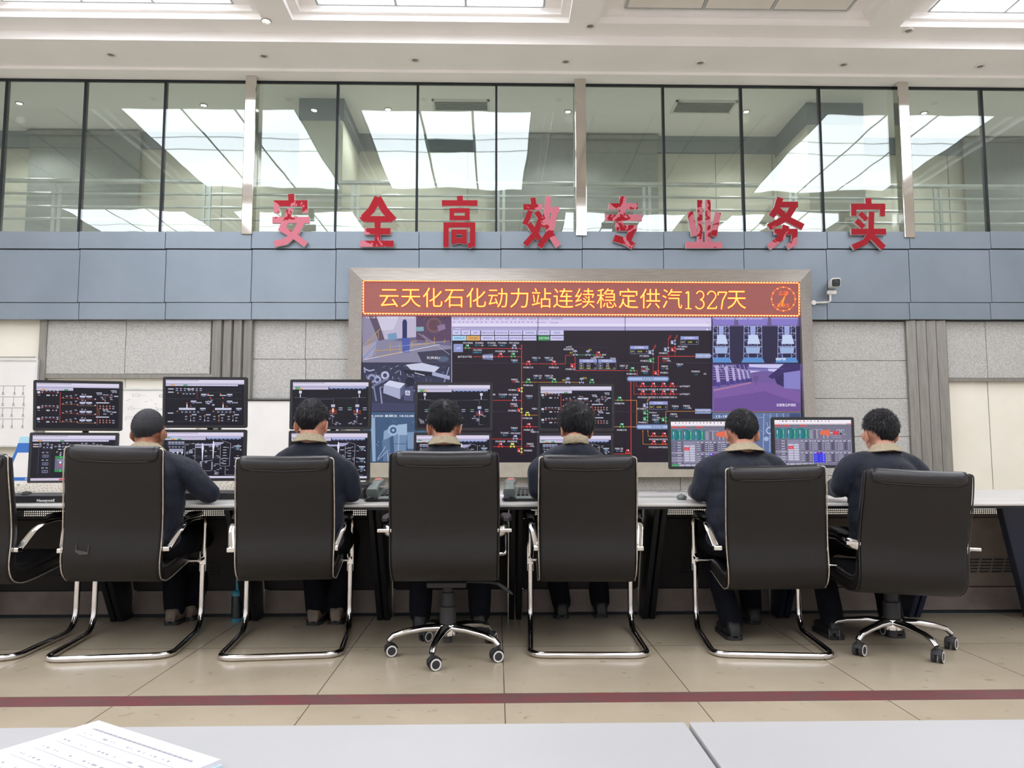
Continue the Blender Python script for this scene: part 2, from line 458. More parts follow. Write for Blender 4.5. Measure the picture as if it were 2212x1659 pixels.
# far wall: cream base, granite slabs, strips
wf = MB().box(XL, WY, 0, XR, WY + 0.2, zp(520, WY))
struct(wf.build('wall_far', M_cream))
struct(MB().box(XL - 0.2, YN, 0, XL, 11.0, ZH + 0.6).build('wall_left', M_white2))
struct(MB().box(XR, YN, 0, XR + 0.2, 11.0, ZH + 0.6).build('wall_right', M_white2))
struct(MB().box(XL - 0.2, YN - 0.2, 0, XR + 0.2, YN, ZH + 0.6).build('wall_near', M_white2))
tn = [0]
def trim(mb, m, **k):
    tn[0] += 1
    return struct(mb.build('trim_%d' % tn[0], m, **k))
def wallbox(mb, x0, y0, x1, y1, d0, d1, mi=0):
    """slab on the far wall between photograph pixel edges, from d1 to d0 in front of it"""
    Y = WY - d0
    ym, xm = (y0 + y1) / 2, (x0 + x1) / 2
    return mb.box(at(x0, ym, Y).x, WY - d0, at(xm, y1, Y).z, at(x1, ym, Y).x, WY - d1, at(xm, y0, Y).z, mi)
def granite(x0, x1, y0, y1, vs, hs):
    mb = MB(); xs = [x0] + vs + [x1]; ys = [y0] + hs + [y1]
    for i in range(len(xs) - 1):
        for j in range(len(ys) - 1):
            wallbox(mb, xs[i] + 0.5, ys[j] + 0.5, xs[i + 1] - 0.5, ys[j + 1] - 0.5, 0.05, 0.0)
    return trim(mb, M_granite, bevel=0.002, seg=1)
granite(90, 455, 692, 808, [271], [])
granite(541, 760, 692, 1080, [660], [776, 861, 945])
granite(750, 1757, 1020, 1080, [930, 1110, 1290, 1470, 1650], [])
granite(1750, 1968, 694, 1080, [], [779, 861, 943, 1027])
granite(2046, 2420, 694, 817, [2131, 2300], [])
mb = MB(); wallbox(mb, 76, 692, 92, 1080, 0.07, 0.0); wallbox(mb, 92, 808, 460, 817, 0.06, 0.0); wallbox(mb, 0, 770.5, 76, 772, 0.004, 0); wallbox(mb, 269.3, 817, 270.3, 860, 0.004, 0)
trim(mb, M_flute)
mb = MB(); wallbox(mb, 2050, 817, 2420, 824, 0.06, 0.0); trim(mb, M_flute)
mb = MB(); wallbox(mb, 2139, 824, 2140.2, 1070, 0.003, 0); wallbox(mb, 2300, 824, 2301.2, 1070, 0.003, 0); trim(mb, M_flute)
def pilaster(x0, x1):
    mb = MB(); n = 4; w = (x1 - x0) / n
    wallbox(mb, x0, 690, x1, 1085, 0.07, 0.0)
    for i in range(n):
        # each flute a slanted fin
        a = at(x0 + i * w, 887, WY - 0.1).x; b = at(x0 + (i + 1) * w, 887, WY - 0.1).x
        zt = zp(690, WY - 0.1); zb = zp(1085, WY - 0.1)
        mb.prism([(a + 0.002, WY - 0.07, zb), (a + 0.006, WY - 0.09, zb), (b - 0.014, WY - 0.115, zb), (b - 0.001, WY - 0.07, zb)], (0, 0, zt - zb))
    return trim(mb, M_flute)
pilaster(453, 542); pilaster(1966, 2053)

# blue-grey metal fascia below the gallery: three strips of separate sheets
BY = WY - 0.14
sx = [-540, -360, -190, -10, 170, 357, 543, 725, 905, 1082, 1258, 1434, 1608, 1787, 1965, 2140, 2312, 2480, 2660]
mb = MB(); wallbox(mb, -540, 508, 2660, 690, 0.10, -0.05, 1)
for a, b in zip(sx[:-1], sx[1:]):

    for ya, yb_ in ((500, 537), (539.6, 653), (654.2, 690)): wallbox(mb, a + 0.5, ya, b - 0.5, yb_, 0.14, 0.09)
trim(mb, [M_blue, M_gap], bevel=0.004)
ZB = zp(506, BY)                       # top of the fascia = gallery kerb

# glazing: panes, black joints, steel posts
GY = WY - 0.02
joints = [-525, -345, -165, 6, 178, 352, 548, 727, 901, 1072, 1243, 1434.5, 1604, 1774, 1946, 2127, 2300, 2480, 2656]
gx = [xp(j, GY, 340) for j in joints]
for k in range(len(gx) - 1):
    o = struct(MB().box(gx[k] + 0.004, GY - 0.006, ZB - 0.05, gx[k + 1] - 0.004, GY + 0.006, ZH - 0.004).build('window_%d' % (k + 1), M_glass))
for k, x in enumerate(gx):
    if k: trim(MB().box(x - 0.013, GY - 0.012, ZB - 0.04, x + 0.013, GY + 0.05, ZH), M_gap)
trim(MB().box(gx[0], GY - 0.015, ZH - 0.022, gx[-1], GY + 0.03, ZH - 0.001), M_gap)
for px in (-172, 539.5, 1254, 1954.5, 2660):
    x = xp(px, GY - 0.1, 340)
    trim(MB().box(x - 0.066, GY - 0.14, ZB - 0.02, x + 0.066, GY - 0.014, ZH - 0.003), M_mirror, bevel=0.008)

# gallery behind the glass
ZG = zp(521, WY) - 0.02
GZ = CAMZ + 4.50
GB = 10.62
struct(MB().box(XL, WY + 0.02, ZG - 0.3, XR, 11.0, ZG).build('floor', M_white))
struct(MB().box(XL, WY + 0.06, GZ, XR, 11.0, GZ + 0.3).build('ceiling', M_ceil))
mb = MB().box(XL, GB, ZG, XR, GB + 0.2, GZ)
struct(mb.build('wall_back', M_olive))
mb = MB().box(XL, GB - 0.05, GZ - 0.24, XR, GB, GZ)
trim(mb, M_blue)
mb = MB()
for px in (1547, 1670, 480, 1010, 2050):
    x = xp(px, GB, 420); mb.box(x - 0.006, GB - 0.004, ZG, x + 0.006, GB, GZ - 0.24)
trim(mb, M_grille)
for a, b, n in ((648, 742, 'l'), (1742, 1862, 'r'), (-420, -330, 'x')):
    xa, xb2 = xp(a, 9.5, 230), xp(b, 9.5, 230)
    struct(MB().box(xa, 9.5, ZG, xb2, GB, GZ - 0.29).build('column', M_olive))
    trim(MB().box(xa - 0.01, 9.49, GZ - 0.29, xb2 + 0.01, GB, GZ), M_blue)
blabel = ['grey roller blind lowered behind the left glazing, wide one', 'grey roller blind behind the glazing above the video wall', 'grey roller blind behind the far right glazing']
for (a, b), lb in zip(((55, 300), (1066, 1424), (2085, 2330)), blabel):
    xa, xb2 = xp(a, GB - 0.15, 340), xp(b, GB - 0.15, 340)
    t = thing('roller_blind', lb, 'blind', ((xa + xb2) / 2, GB - 0.12, ZG + 0.35), 0, 'gallery roller blinds')
    hw = (xb2 - xa) / 2; zt = GZ - 0.03 - (ZG + 0.35)
    MB().cyl((-hw, 0, zt - 0.02), (hw, 0, zt - 0.02), 0.035, n=14).build('roller', M_grille, t, smooth=True)
    MB().box(-hw + 0.01, 0.025, 0.03, hw - 0.01, 0.03, zt - 0.02).build('blind_fabric', M_blind, t)
    MB().box(-hw + 0.01, 0.015, 0, hw - 0.01, 0.04, 0.035).build('bottom_bar', M_grille, t)

RY = 9.28
t = thing('handrail', 'long stainless steel railing with posts and four rails behind the glass', 'railing', (0, RY, ZG))
zr = [zp(q, RY) - ZG for q in (397, 424, 452, 478)]
xs_ = [xp(q, RY, 420) for q in (-195, 123, 447, 768, 1082, 1397, 1712, 2025, 2340)]
MB().cyl((XL + 0.05, 0, zr[0]), (XR - 0.05, 0, zr[0]), 0.03, n=14).build('top_rail', M_rail, t, smooth=True)
for z in zr[1:]:
    MB().cyl((XL + 0.05, 0, z), (XR - 0.05, 0, z), 0.017, n=10).build('rail', M_rail, t, smooth=True)
MB().box(XL + 0.05, -0.02, 0.10, XR - 0.05, 0.02, 0.14).build('rail', M_rail, t)
for x in xs_:
    p = MB().box(x - 0.052, -0.012, 0, x - 0.018, 0.012, zr[0] - 0.03).box(x + 0.018, -0.012, 0, x + 0.052, 0.012, zr[0] - 0.03)
    for z in zr[1:]: p.box(x - 0.06, -0.02, z - 0.012, x + 0.06, 0.02, z + 0.012)
    p.build('post', M_rail, t)

def vent(px, py0, py1, w, label):
    a = onz(px, py0, GZ); b = onz(px, py1, GZ)
    t = thing('air_vent', label, 'air vent', (a.x, (a.y + b.y) / 2, GZ), 0, 'gallery ceiling vents')
    h = abs(a.y - b.y) / 2; fr = MB()
    fr.box(-w, -h, -0.02, w, -h + 0.03, 0).box(-w, h - 0.03, -0.02, w, h, 0).box(-w, -h, -0.02, -w + 0.03, h, 0).box(w - 0.03, -h, -0.02, w, h, 0)
    fr.build('frame', M_white, t)
    sl = MB().box(-w + 0.03, -h + 0.03, -0.004, w - 0.03, h - 0.03, 0, 1)
    n = 8
    for k in range(n):
        y = -h + 0.03 + (2 * h - 0.06) * (k + 0.5) / n
        sl.box(-w + 0.03, y - 0.008, -0.018, w - 0.03, y + 0.008, -0.008)
    sl.build('louvres', [M_grille, M_gap], t)
vent(995, 214, 238, 0.37, 'louvred white air vent in the gallery ceiling above the third red character')
vent(1528, 216, 243, 0.40, 'louvred white air vent in the gallery ceiling left of the dark bulkhead')

M_bulb = emat('ffffff', 30, 'lit_bulb'); M_off = mat('unlit_bulb', '8f8b84', '7d7972', 20, 0.3)
def downlight(p, lit, label, group, r=0.055):
    t = thing('downlight', label, 'downlight', p, 0, group)
    MB().lathe([(r * 0.72, -0.001), (r, -0.001), (r, -0.012), (r * 0.86, -0.018), (r * 0.72, -0.008)], n=24).build('rim', M_white if not lit else M_steel, t, smooth=True)
    MB().lathe([(0.0005, -0.004), (r * 0.72, -0.004), (r * 0.6, -0.010), (0.0005, -0.012)], n=20).build('bulb', M_bulb if lit else M_off, t, smooth=True)
    return t
place_w = ['at the far left', 'above the first red character', 'between the first two red characters', 'above the third red character', 'beside the middle steel post', 'left of the right steel post', 'beside the right steel post']
for k, (px, py) in enumerate(((240, 117), (570, 120), (897, 128.5), (1222, 132), (1513, 134.5), (1822, 138.5), (2117, 142))):
    downlight(onz(px, py, Z2), False, 'small unlit round downlight in the lower cornice, number %d from the left' % (k + 1), 'cornice downlights')
downlight(onz(575, 44, Z3), True, 'lit round downlight at the foot of the left ceiling beam', 'beam downlights')
downlight(onz(1275, 55, Z3), False, 'unlit round downlight at the foot of the middle ceiling beam', 'beam downlights')
downlight(onz(1962, 65, Z3), False, 'unlit round downlight at the foot of the right ceiling beam', 'beam downlights')
for k, (px, py) in enumerate(((42, 222), (440, 226), (838, 235), (1227, 240), (1612, 240), (1996, 243))):
    p = onz(px, py, GZ)
    downlight(p, True, 'lit downlight in the gallery ceiling behind the glass, number %d from the left' % (k + 1), 'gallery downlights', 0.05)
for px in (-300, 42, 440, 838, 1227, 1612, 1996, 2350):
    p = onz(px, 236, GZ)
    ld = bpy.data.lights.new('gallery_lamp', 'SPOT'); ld.spot_size = R(150); ld.spot_blend = 0.6; ld.energy = GALLERY_POWER; ld.color = (1, 0.98, 0.95); ld.shadow_soft_size = 0.05
    lo = bpy.data.objects.new('gallery_lamp', ld); COL.objects.link(lo); lo.location = (p.x, p.y, GZ - 0.12)

# ------------------------------------------------------------------ red characters standing on the fascia
LY = BY - 0.05
def strokes(name_label, ox, data, m, amount=0):
    """each stroke: half-photo-pixel centre line and width, measured on a 3.16x enlargement"""
    mb = MB()
    cxm = sum(p[0] for st, w in data for p in st) / sum(len(st) for st, w in data)
    base = at(ox + cxm / 3.16, 400 + 430 / 3.16, LY)
    for q, (st, w) in enumerate(data):
        P = [at(ox + x / 3.16, 400 + y / 3.16, LY) - base for x, y in st]
        hw = w / 3.16 * LY / F_PX / 2 * 1.02
        L, Rr = [], []
        for i, p in enumerate(P):
            d0 = (p - P[i - 1]).normalized() if i else None
            d1 = (P[i + 1] - p).normalized() if i < len(P) - 1 else None
            n0 = Vector((-d0.z, 0, d0.x)) if d0 else None; n1 = Vector((-d1.z, 0, d1.x)) if d1 else None
            if n0 and n1:
                n = (n0 + n1).normalized(); n = n / max(0.45, n.dot(n0))
            else: n = n0 or n1
            L.append(p + n * hw); Rr.append(p - n * hw)
        dy = 0.0006 * q
        pts = [Vector((v.x, -dy, v.z)) for v in L + Rr[::-1]]
        mb.prism(pts, (0, 0.035, 0), 0, 1)
    o = mb.build('sign_character', [m, M_side])
    o.location = base
    return tag(o, name_label, 'sign character', 'red characters on the gallery fascia')
A_ = 560; B_ = 1260
strokes('red character with mostly peeled pink lower half, first of the row', A_, [([(218, 60), (220, 112)], 42), ([(100, 124), (330, 124)], 42), ([(119, 110), (118, 188)], 36), ([(312, 110), (312, 188)], 36),
    ([(90, 238), (342, 238)], 44), ([(212, 158), (190, 225), (155, 298), (230, 340), (318, 405)], 42), ([(290, 248), (250, 325), (180, 385), (103, 402)], 44)], peel_mat('peeling_red_a', 0.41, -0.1, -0.8))
strokes('red character with triangular top and pink peeled lower left, second of the row', A_, [([(812, 82), (765, 170), (698, 238)], 50), ([(808, 86), (855, 170), (918, 240)], 50), ([(728, 232), (890, 232)], 42), ([(808, 230), (808, 400)], 40), ([(718, 315), (897, 315)], 44), ([(690, 400), (918, 400)], 43)], peel_mat('peeling_red_b', 0.64, -0.6, -0.5))
strokes('plain red tall boxy character, third of the row', A_, [([(1370, 72), (1371, 110)], 40), ([(1247, 122), (1490, 122)], 40), ([(1300, 173), (1437, 173)], 32), ([(1300, 224), (1437, 224)], 32), ([(1315, 160), (1315, 238)], 32), ([(1420, 160), (1420, 238)], 34),
    ([(1258, 272), (1475, 272)], 36), ([(1276, 256), (1275, 425)], 36), ([(1457, 256), (1456, 405), (1425, 417)], 36), ([(1313, 320), (1417, 320)], 34), ([(1313, 378), (1417, 378)], 40), ([(1328, 304), (1328, 404)], 32), ([(1402, 304), (1402, 404)], 30)], peel_mat('peeling_red_c', 2, 0, 0))
strokes('red character with pink peeled right half, fourth of the row', A_, [([(1868, 85), (1874, 132)], 36), ([(1803, 149), (1932, 149)], 40), ([(1850, 175), (1835, 220), (1812, 268)], 36), ([(1893, 180), (1930, 240)], 38), ([(1922, 235), (1885, 330), (1815, 408)], 40), ([(1840, 262), (1912, 370)], 38),
    ([(1975, 78), (1962, 190), (1930, 285)], 40), ([(1968, 172), (2050, 168)], 42), ([(2018, 178), (1990, 310), (1912, 422)], 42), ([(1955, 215), (1985, 330), (2042, 418)], 42)], peel_mat('peeling_red_d', 0.55, 1.0, 0.25))
strokes('red character blotched all over with pink, fifth of the row', B_, [([(272, 76), (264, 180), (240, 292)], 46), ([(173, 144), (373, 144)], 42), ([(150, 222), (400, 222)], 44), ([(225, 292), (364, 292)], 42), ([(344, 285), (306, 372)], 46), ([(208, 360), (275, 380), (346, 416)], 50)], peel_mat('peeling_red_e', 0.49, 0, 0))
strokes('mostly pink character with four uprights on a bar, sixth of the row', B_, [([(795, 101), (796, 392)], 36), ([(851, 101), (851, 392)], 38), ([(728, 182), (760, 346)], 42), ([(920, 186), (890, 346)], 42), ([(700, 409), (948, 409)], 44)], peel_mat('peeling_red_f', 0.46, -0.2, -0.35))
strokes('red character with pink peeled feet, seventh of the row', B_, [([(1345, 85), (1322, 160), (1284, 214)], 44), ([(1330, 132), (1466, 132)], 40), ([(1446, 130), (1390, 222), (1265, 287)], 44), ([(1322, 165), (1400, 235), (1500, 285)], 46), ([(1304, 318), (1462, 318)], 42), ([(1444, 305), (1440, 395), (1395, 422)], 40), ([(1384, 275), (1360, 350), (1268, 425)], 44)], peel_mat('peeling_red_g', 0.68, 0, -1.1))
strokes('plain red character, last of the row, above the camera', B_, [([(1945, 88), (1948, 128)], 42), ([(1828, 146), (2062, 146)], 42), ([(1846, 130), (1846, 210)], 36), ([(2042, 130), (2042, 212)], 36), ([(1886, 190), (1934, 236)], 36), ([(1862, 240), (1914, 288)], 38), ([(1828, 318), (2066, 318)], 42), ([(1967, 182), (1962, 330), (1920, 390), (1838, 425)], 40), ([(1968, 348), (2050, 430)], 44)], peel_mat('peeling_red_h', 2, 0, 0))

# ------------------------------------------------------------------ wall camera
p = at(1786, 655, BY)
t = thing('wall_camera', 'white bullet surveillance camera on an arm beside the screen frame', 'surveillance camera', (p.x, BY, p.z))
k = 9.0 / F_PX
MB().cyl((-0.17, -0.02, 0), (-0.02, -0.06, 0.0), 0.011).tube(fillet([(-0.02, -0.06, 0), (0.0, -0.10, 0.0), (0.0, -0.10, 0.10)], 0.03), 0.011).build('arm', M_white, t, smooth=True)
MB().lathe([(0.001, 0), (0.028, 0), (0.028, 0.02), (0.001, 0.02)], M=Matrix.Translation((-0.17, -0.02, 0)) @ Matrix.Rotation(R(90), 4, 'X')).build('mounting_plate', M_white, t)
MB().box(-0.035, -0.13, 0.08, 0.07, -0.08, 0.13).build('joint', M_white, t, bevel=0.015)
Mh = Matrix.Translation((0.03, -0.16, 0.205)) @ Matrix.Rotation(R(-16), 4, 'Z') @ Matrix.Rotation(R(6), 4, 'X')
MB().prism([Mh @ Vector((x, -0.10, z)) for x, z in rrect(0.052, 0.05, 0.02)], Mh.to_3x3() @ Vector((0, 0.24, 0))).build('housing', M_white, t)
f = MB().prism([Mh @ Vector((x, -0.115, z - 0.006)) for x, z in rrect(0.044, 0.041, 0.016)], Mh.to_3x3() @ Vector((0, 0.016, 0))).build('front_face', M_black, t)
MB().lathe([(0.001, 0), (0.022, 0), (0.022, 0.01), (0.001, 0.012)], M=Mh @ Matrix.Translation((0, -0.113, 0)) @ Matrix.Rotation(R(90), 4, 'X')).build('lens', M_smoke, f)

# ------------------------------------------------------------------ boards on the wall
def board(name, label, cat, x0, y0, x1, y1, d, drawing=None, frame=M_rail, seed=1):
    a, b = at(x0, y0, WY - d), at(x1, y1, WY - d)
    t = thing(name, label, cat, ((a.x + b.x) / 2, WY - d, b.z))
    hw = (b.x - a.x) / 2; h = a.z - b.z; y1_ = d - 0.05 if d > 0.06 else d
    MB().box(-hw, 0, 0, hw, 0.022, h).build('surface', M_white, t)
    f = MB(); w = 0.018
    f.box(-hw - w, -0.012, -w, -hw, 0.024, h + w).box(hw, -0.012, -w, hw + w, 0.024, h + w).box(-hw, -0.012, h, hw, 0.024, h + w).box(-hw, -0.012, -w, hw, 0.024, 0)
    f.build('frame', frame, t)
    if drawing:
        c = Canvas(lambda u, v, L: Vector((-hw + u * 2 * hw, -0.0006 * L, h * (1 - v))))
        drawing(c, random.Random(seed)); c.build('drawing', t)
    return t
def one_line(c, r):
    for v in (0.3, 0.43, 0.56, 0.69):
        c.line([(0.05, v), (0.9, v)], 0.006, M_ink)
        for k in range(9):
            u = 0.08 + k * 0.1 + r.uniform(-.01, .01)
            c.line([(u, v), (u, v + 0.08)], 0.006, M_ink, asp=0.5)
            c.disc(u, v + 0.085, 0.012, M_ink, ry=0.009)
            c.rect(u - 0.015, v + 0.1, u + 0.015, v + 0.108, M_ink)
def flow(c, r):
    for k in range(26):
        u, v = r.uniform(0.05, 0.85), r.uniform(0.08, 0.9)
        w, h = r.uniform(0.04, 0.1), r.uniform(0.03, 0.06)
        c.line([(u, v), (u + w, v), (u + w, v + h), (u, v + h), (u, v)], 0.004, M_ink)
        c.line([(u + w, v + h / 2), (min(.97, u + w + r.uniform(.05, .2)), v + h / 2)], 0.003, M_ink)
    for k in range(40):
        u, v = r.uniform(0.05, 0.9), r.uniform(0.05, 0.95); c.rect(u, v, u + 0.03, v + 0.006, M_ink)
board('diagram_board', 'white framed wiring diagram board at the far left of the wall', 'diagram board', -130, 779, 70, 962, 0.10, one_line, M_rail, 3)
board('diagram_board', 'white flow diagram board on the wall behind the bald-cropped operator', 'diagram board', 262, 842, 420, 962, 0.05, flow, M_rail, 5)
def scribble(c, r):
    for k in range(2): c.line([(0.03 + 0.03 * k, 0.05), (0.05 + 0.03 * k, 0.05), (0.03 + 0.03 * k, 0.09), (0.055 + 0.03 * k, 0.09)], 0.004, M_ink)
board('whiteboard', 'blank whiteboard with thin dark frame beside the left screens', 'whiteboard', 480, 866, 730, 1010, 0.12, scribble, M_blackm)

# ------------------------------------------------------------------ information stand left of the screens
p = at(52, 1035, 6.3)
t = thing('information_stand', 'white and blue free-standing notice stand behind the left screens', 'notice stand', (p.x + 0.262, 6.3, 0))
hz0, hz1 = 0.78, zp(939, 6.3)
MB().prism([(-0.42, 0, hz0), (0.42, 0, hz0), (0.42, 0, hz1), (-0.31, 0, hz1)], (0, 0.03, 0)).build('board', M_white, t)
c = Canvas(lambda u, v, L: Vector((-0.42 + u * 0.84 , -0.0008 * L, hz1 - v * (hz1 - hz0))))
M_cyan = mat('sign_pale_cyan', 'a8d3e2', 'a2cddc', 5, 0.5)
c.poly([(0.13, 0.035), (0.98, 0.035), (0.98, 0.155), (0.115, 0.155)], M_cyan, 1)
c.poly([(0.113, 0.165), (0.98, 0.165), (0.98, 0.36), (0.085, 0.36)], M_blueb, 1)
c.poly([(0.085, 0.36), (0.113, 0.36), (0.07, 0.60), (0.05, 0.70), (0.02, 0.70)], M_blueb, 1)
c.disc(0.05, 0.70, 0.022, M_blueb, 2, ry=0.04)
c.poly([(0.02, 0.86), (0.98, 0.86), (0.98, 0.93), (0.012, 0.93)], M_blueb, 1)
c.text('云天化石化', 0.29, 0.095, 0.06, M_blueb, 3, asp=2.2)
c.text('作业票', 0.316, 0.245, 0.13, M_white, 3, bold=0.015, asp=2.3)
c.text('工作票', 0.28, 0.335, 0.05, M_white, 3, asp=2.2)
c.text('安全作业票', 0.26, 0.895, 0.05, M_white, 3, asp=2.2)
c.build('printing', t)
for s in (-1, 1): MB().cyl((s * 0.33, 0.045, 0), (s * 0.33, 0.045, hz1 - 0.1), 0.014).build('leg', M_rail, t, smooth=True)
MB().box(-0.38, -0.12, 0, 0.38, 0.16, 0.02).build('base', M_rail, t)
# ------------------------------------------------------------------ video wall: steel frame, picture, LED board
FY, SY = 8.80, 8.74
vw = thing('video_wall', 'large video wall of process diagrams and camera views in a steel frame', 'video wall', (xp(1250, SY), SY, 0))
Xo = vw.location.x
def loc(v): return Vector((v.x - Xo, v.y - SY, v.z))
# frame: four mitred sloping members, outer edge proud
oc = [at(755, 578, FY), at(1751, 583, FY), at(1757, 1030, FY), at(751, 1030, FY)]
oc = [Vector((-1 * (-oc[0].x), FY, oc[0].z)), Vector((oc[1].x, FY, oc[0].z)), Vector((oc[1].x, FY, oc[2].z)), Vector((oc[0].x, FY, oc[2].z))]
IY = SY - 0.055
ic = [at(783, 605, IY), at(1728, 609, IY), at(1728, 998.5, IY), at(783, 998.5, IY)]
ic = [ic[0], Vector((ic[1].x, ic[0].y, ic[0].z)), Vector((ic[1].x, ic[0].y, ic[2].z)), Vector((ic[0].x, ic[0].y, ic[2].z))]
for k in range(4):
    a, b, c_, d = oc[k], oc[(k + 1) % 4], ic[(k + 1) % 4], ic[k]
    mb = MB(); back = Vector((0, WY - 0.142 - FY, 0))
    vs = [loc(q) for q in (a, b, c_, d)] + [loc(Vector((q.x, WY - 0.141, q.z))) for q in (a, b, c_, d)]
    mb.add(vs, [(0, 1, 2, 3), (4, 7, 6, 5), (0, 4, 5, 1), (3, 2, 6, 7), (0, 3, 7, 4), (1, 5, 6, 2)])
    mb.build('frame', M_steel_lit if k == 2 else M_steel, vw)
MB().box(ic[0].x - Xo, 0.004, ic[2].z, ic[1].x - Xo, 0.10, ic[0].z).build('backing', M_black, vw)

def mk(scr_y): return lambda u, v, L: loc(at(u, v, scr_y)) + Vector((0, -0.0007 * L, 0))
WH = 'e6e4f4'
def Z4(x, y): return (960 + x / 7.9, 670 + y / 7.9)
def Z5(x, y): return (1220 + x / 6.506, 670 + y / 6.506)
def Z6(x, y): return (1060 + x / 4.096, 780 + y / 4.096)
def ZR(x, y): return (1280 + x / 3.77, 580 + y / 3.77)
def ZL_(x, y): return (760 + x / 3.687, 560 + y / 3.687)

# process diagram
c = Canvas(mk(SY))
c.rect(975, 682, 1538, 998, '211824', 0)
c.rect(975, 682, 976.3, 998, 'b9b4da', 1)
c.rect(976, 682, 1537, 687, 'a99bbd', 1); c.rect(976, 687, 1537, 706, 'd2c8ea', 1); c.rect(976, 699, 1537, 700, 'e4dcf4', 2)
c.rect(977, 700.5, 1533, 705, 'e0daf2', 2); c.rect(976, 706, 1537, 714, 'a9a2cb', 1); c.rect(976, 706.2, 1537, 706.9, '6a6390', 2)
menu = ['操作站', '编辑', '位流', '控制', '操作', '帮助', '跳出', '1号炉', '2号炉', '3号炉', '公用工程', '脱硫系统', '1#汽轮机系统', '2#汽轮机系统']
mx_ = [200, 322, 425, 530, 632, 735, 838, 952, 1070, 1190, 1333, 1500, 1690, 1920]
for s, x in zip(menu, mx_): c.text(s, *Z4(x, 148), 3.6, '5a4f78', 4)
for x in (168, 253, 322, 392, 477, 565, 632, 710, 812, 900, 990, 1055, 1142, 1210, 1275, 1342, 1427, 1495):
    u, v = Z4(x, 205); c.line([(u - 1.6, v + 1.4), (u, v - 1.6), (u + 1.6, v + 1.4)], 0.7, '5a4f78', 3)
c.text('Zoom To Fit', *Z4(1640, 210), 3.0, '5a4f78', 4); c.text('Command', *Z4(1870, 213), 3.2, '5a4f78', 4)
for x, y in ((2015, 180), (2000, 272)):
    u, v = Z5(x, y); c.rect(u - 2.4, v - 2.4, u + 2.4, v + 2.4, '8d84ac', 3); c.rect(u - 1.8, v - 1.8, u + 1.8, v + 1.8, 'e6e0f4', 4)
c.text('SysMenu', *Z4(235, 316), 3, WH, 4)
def btn(x0, y0, x1, y1, s, col='c9c6ee', tc='4b466e'):
    a, b = Z4(x0, y0), Z4(x1, y1); c.rect(a[0], a[1], b[0] - .5, b[1], col, 2); c.text(s, (a[0] + b[0]) / 2, (a[1] + b[1]) / 2, 4.2, tc, 4)
r1 = [(135, 285, '1#炉'), (290, 445, '2#炉'), (450, 612, '3#炉'), (622, 855, '除氧给水系统'), (862, 1095, '锅炉给水泵'), (1102, 1335, '循环水系统'), (1342, 1575, '取样系统'), (1582, 1800, '加药系统'), (1808, 2038, '空压站')]
for a, b, s in r1: btn(a, 345, b, 425, s)
r2 = [(135, 375, '流程图菜单', 'a9d2f2'), (378, 612, '除灰菜单', 'dca658'), (622, 855, '脱硫系统', 'c9c6ee'), (862, 1095, '1#炉风机系统', 'c9c6ee'), (1102, 1335, '2#炉风机系统', 'c9c6ee'), (1342, 1575, '3#炉风机系统', 'c9c6ee'), (1595, 1800, '主蒸汽系统', '3c9455'), (1808, 2038, '汽轮机系统', 'c9c6ee')]
for a, b, s, q in r2: btn(a, 438, b, 518, s, q, WH if q == '3c9455' else '4b466e')
RD, OR, GR, BL, YE, LB = 'd8403c', 'd08a3c', '4db06a', '4d9cc4', 'e0e04a', '9fa6c8'
def ln(Z, pts, col=RD, w=0.9): c.line([Z(*p) for p in pts], w, col, 2)
def arrow(Z, x, y, dx, dy, col=RD):
    u, v = Z(x, y); k = 3.2; c.poly([(u, v), (u - dx * k - dy * 1.5, v - dy * k - dx * 1.5), (u - dx * k + dy * 1.5, v - dy * k + dx * 1.5)], col, 3)
def valve(Z, x, y, col, name=None, dn=1, horiz=True, wcol=None, tx=0):
    u, v = Z(x, y); wcol = wcol or WH
    if horiz:
        c.poly([(u - 5, v - 2.8), (u, v), (u - 5, v + 2.8)], col, 4); c.poly([(u + 5, v - 2.8), (u, v), (u + 5, v + 2.8)], col, 4)
        c.rect(u - 3.4, v - 7.4, u + 3.4, v - 3.4, col, 4); c.rect(u + 0.6, v - 7.0, u + 3.2, v - 3.8, 'cfd6f0', 5)
        if name: c.text(name, u + tx, v + (7.2 if dn > 0 else -11), 4.0, WH, 6)
    else:
        c.poly([(u - 2.8, v - 5), (u, v), (u + 2.8, v - 5)], col, 4); c.poly([(u - 2.8, v + 5), (u, v), (u + 2.8, v + 5)], col, 4)
        c.rect(u - 9, v - 4, u - 3.6, v + 3.6, wcol if wcol != WH else 'd8403c' if col in (YE, RD) else col, 4); c.rect(u - 6, v, u - 3.6, v + 3.4, 'cfd6f0', 5)
        if name: c.text(name, u + tx, v + 0.4, 4.0, WH, 6)
def dome(Z, x, y):
    u, v = Z(x, y)
    c.poly([(u - 5, v - 2.5), (u, v), (u - 5, v + 2.5)], LB, 4); c.poly([(u + 5, v - 2.5), (u, v), (u + 5, v + 2.5)], LB, 4)
    c.poly([(u + 4.6 * math.cos(R(q)), v - 6.5 - 4 * math.sin(R(q))) for q in range(0, 181, 20)], LB, 4); c.rect(u - .4, v - 7, u + .4, v, LB, 4)
def lab(Z, x, y, s, col=WH, h=4.0): 
    u, v = Z(x, y); c.text(s, u, v, h, col, 6)
def val(Z, x, y, num, unit='', col=BL):
    u, v = Z(x, y); n = len(num) * 2.4; m = len(unit) * 2.6
    c.text(num, u - m / 2, v, 3.8, col, 6)
    if unit: c.text(unit, u + n / 2 + 1, v, 3.8, WH, 6)
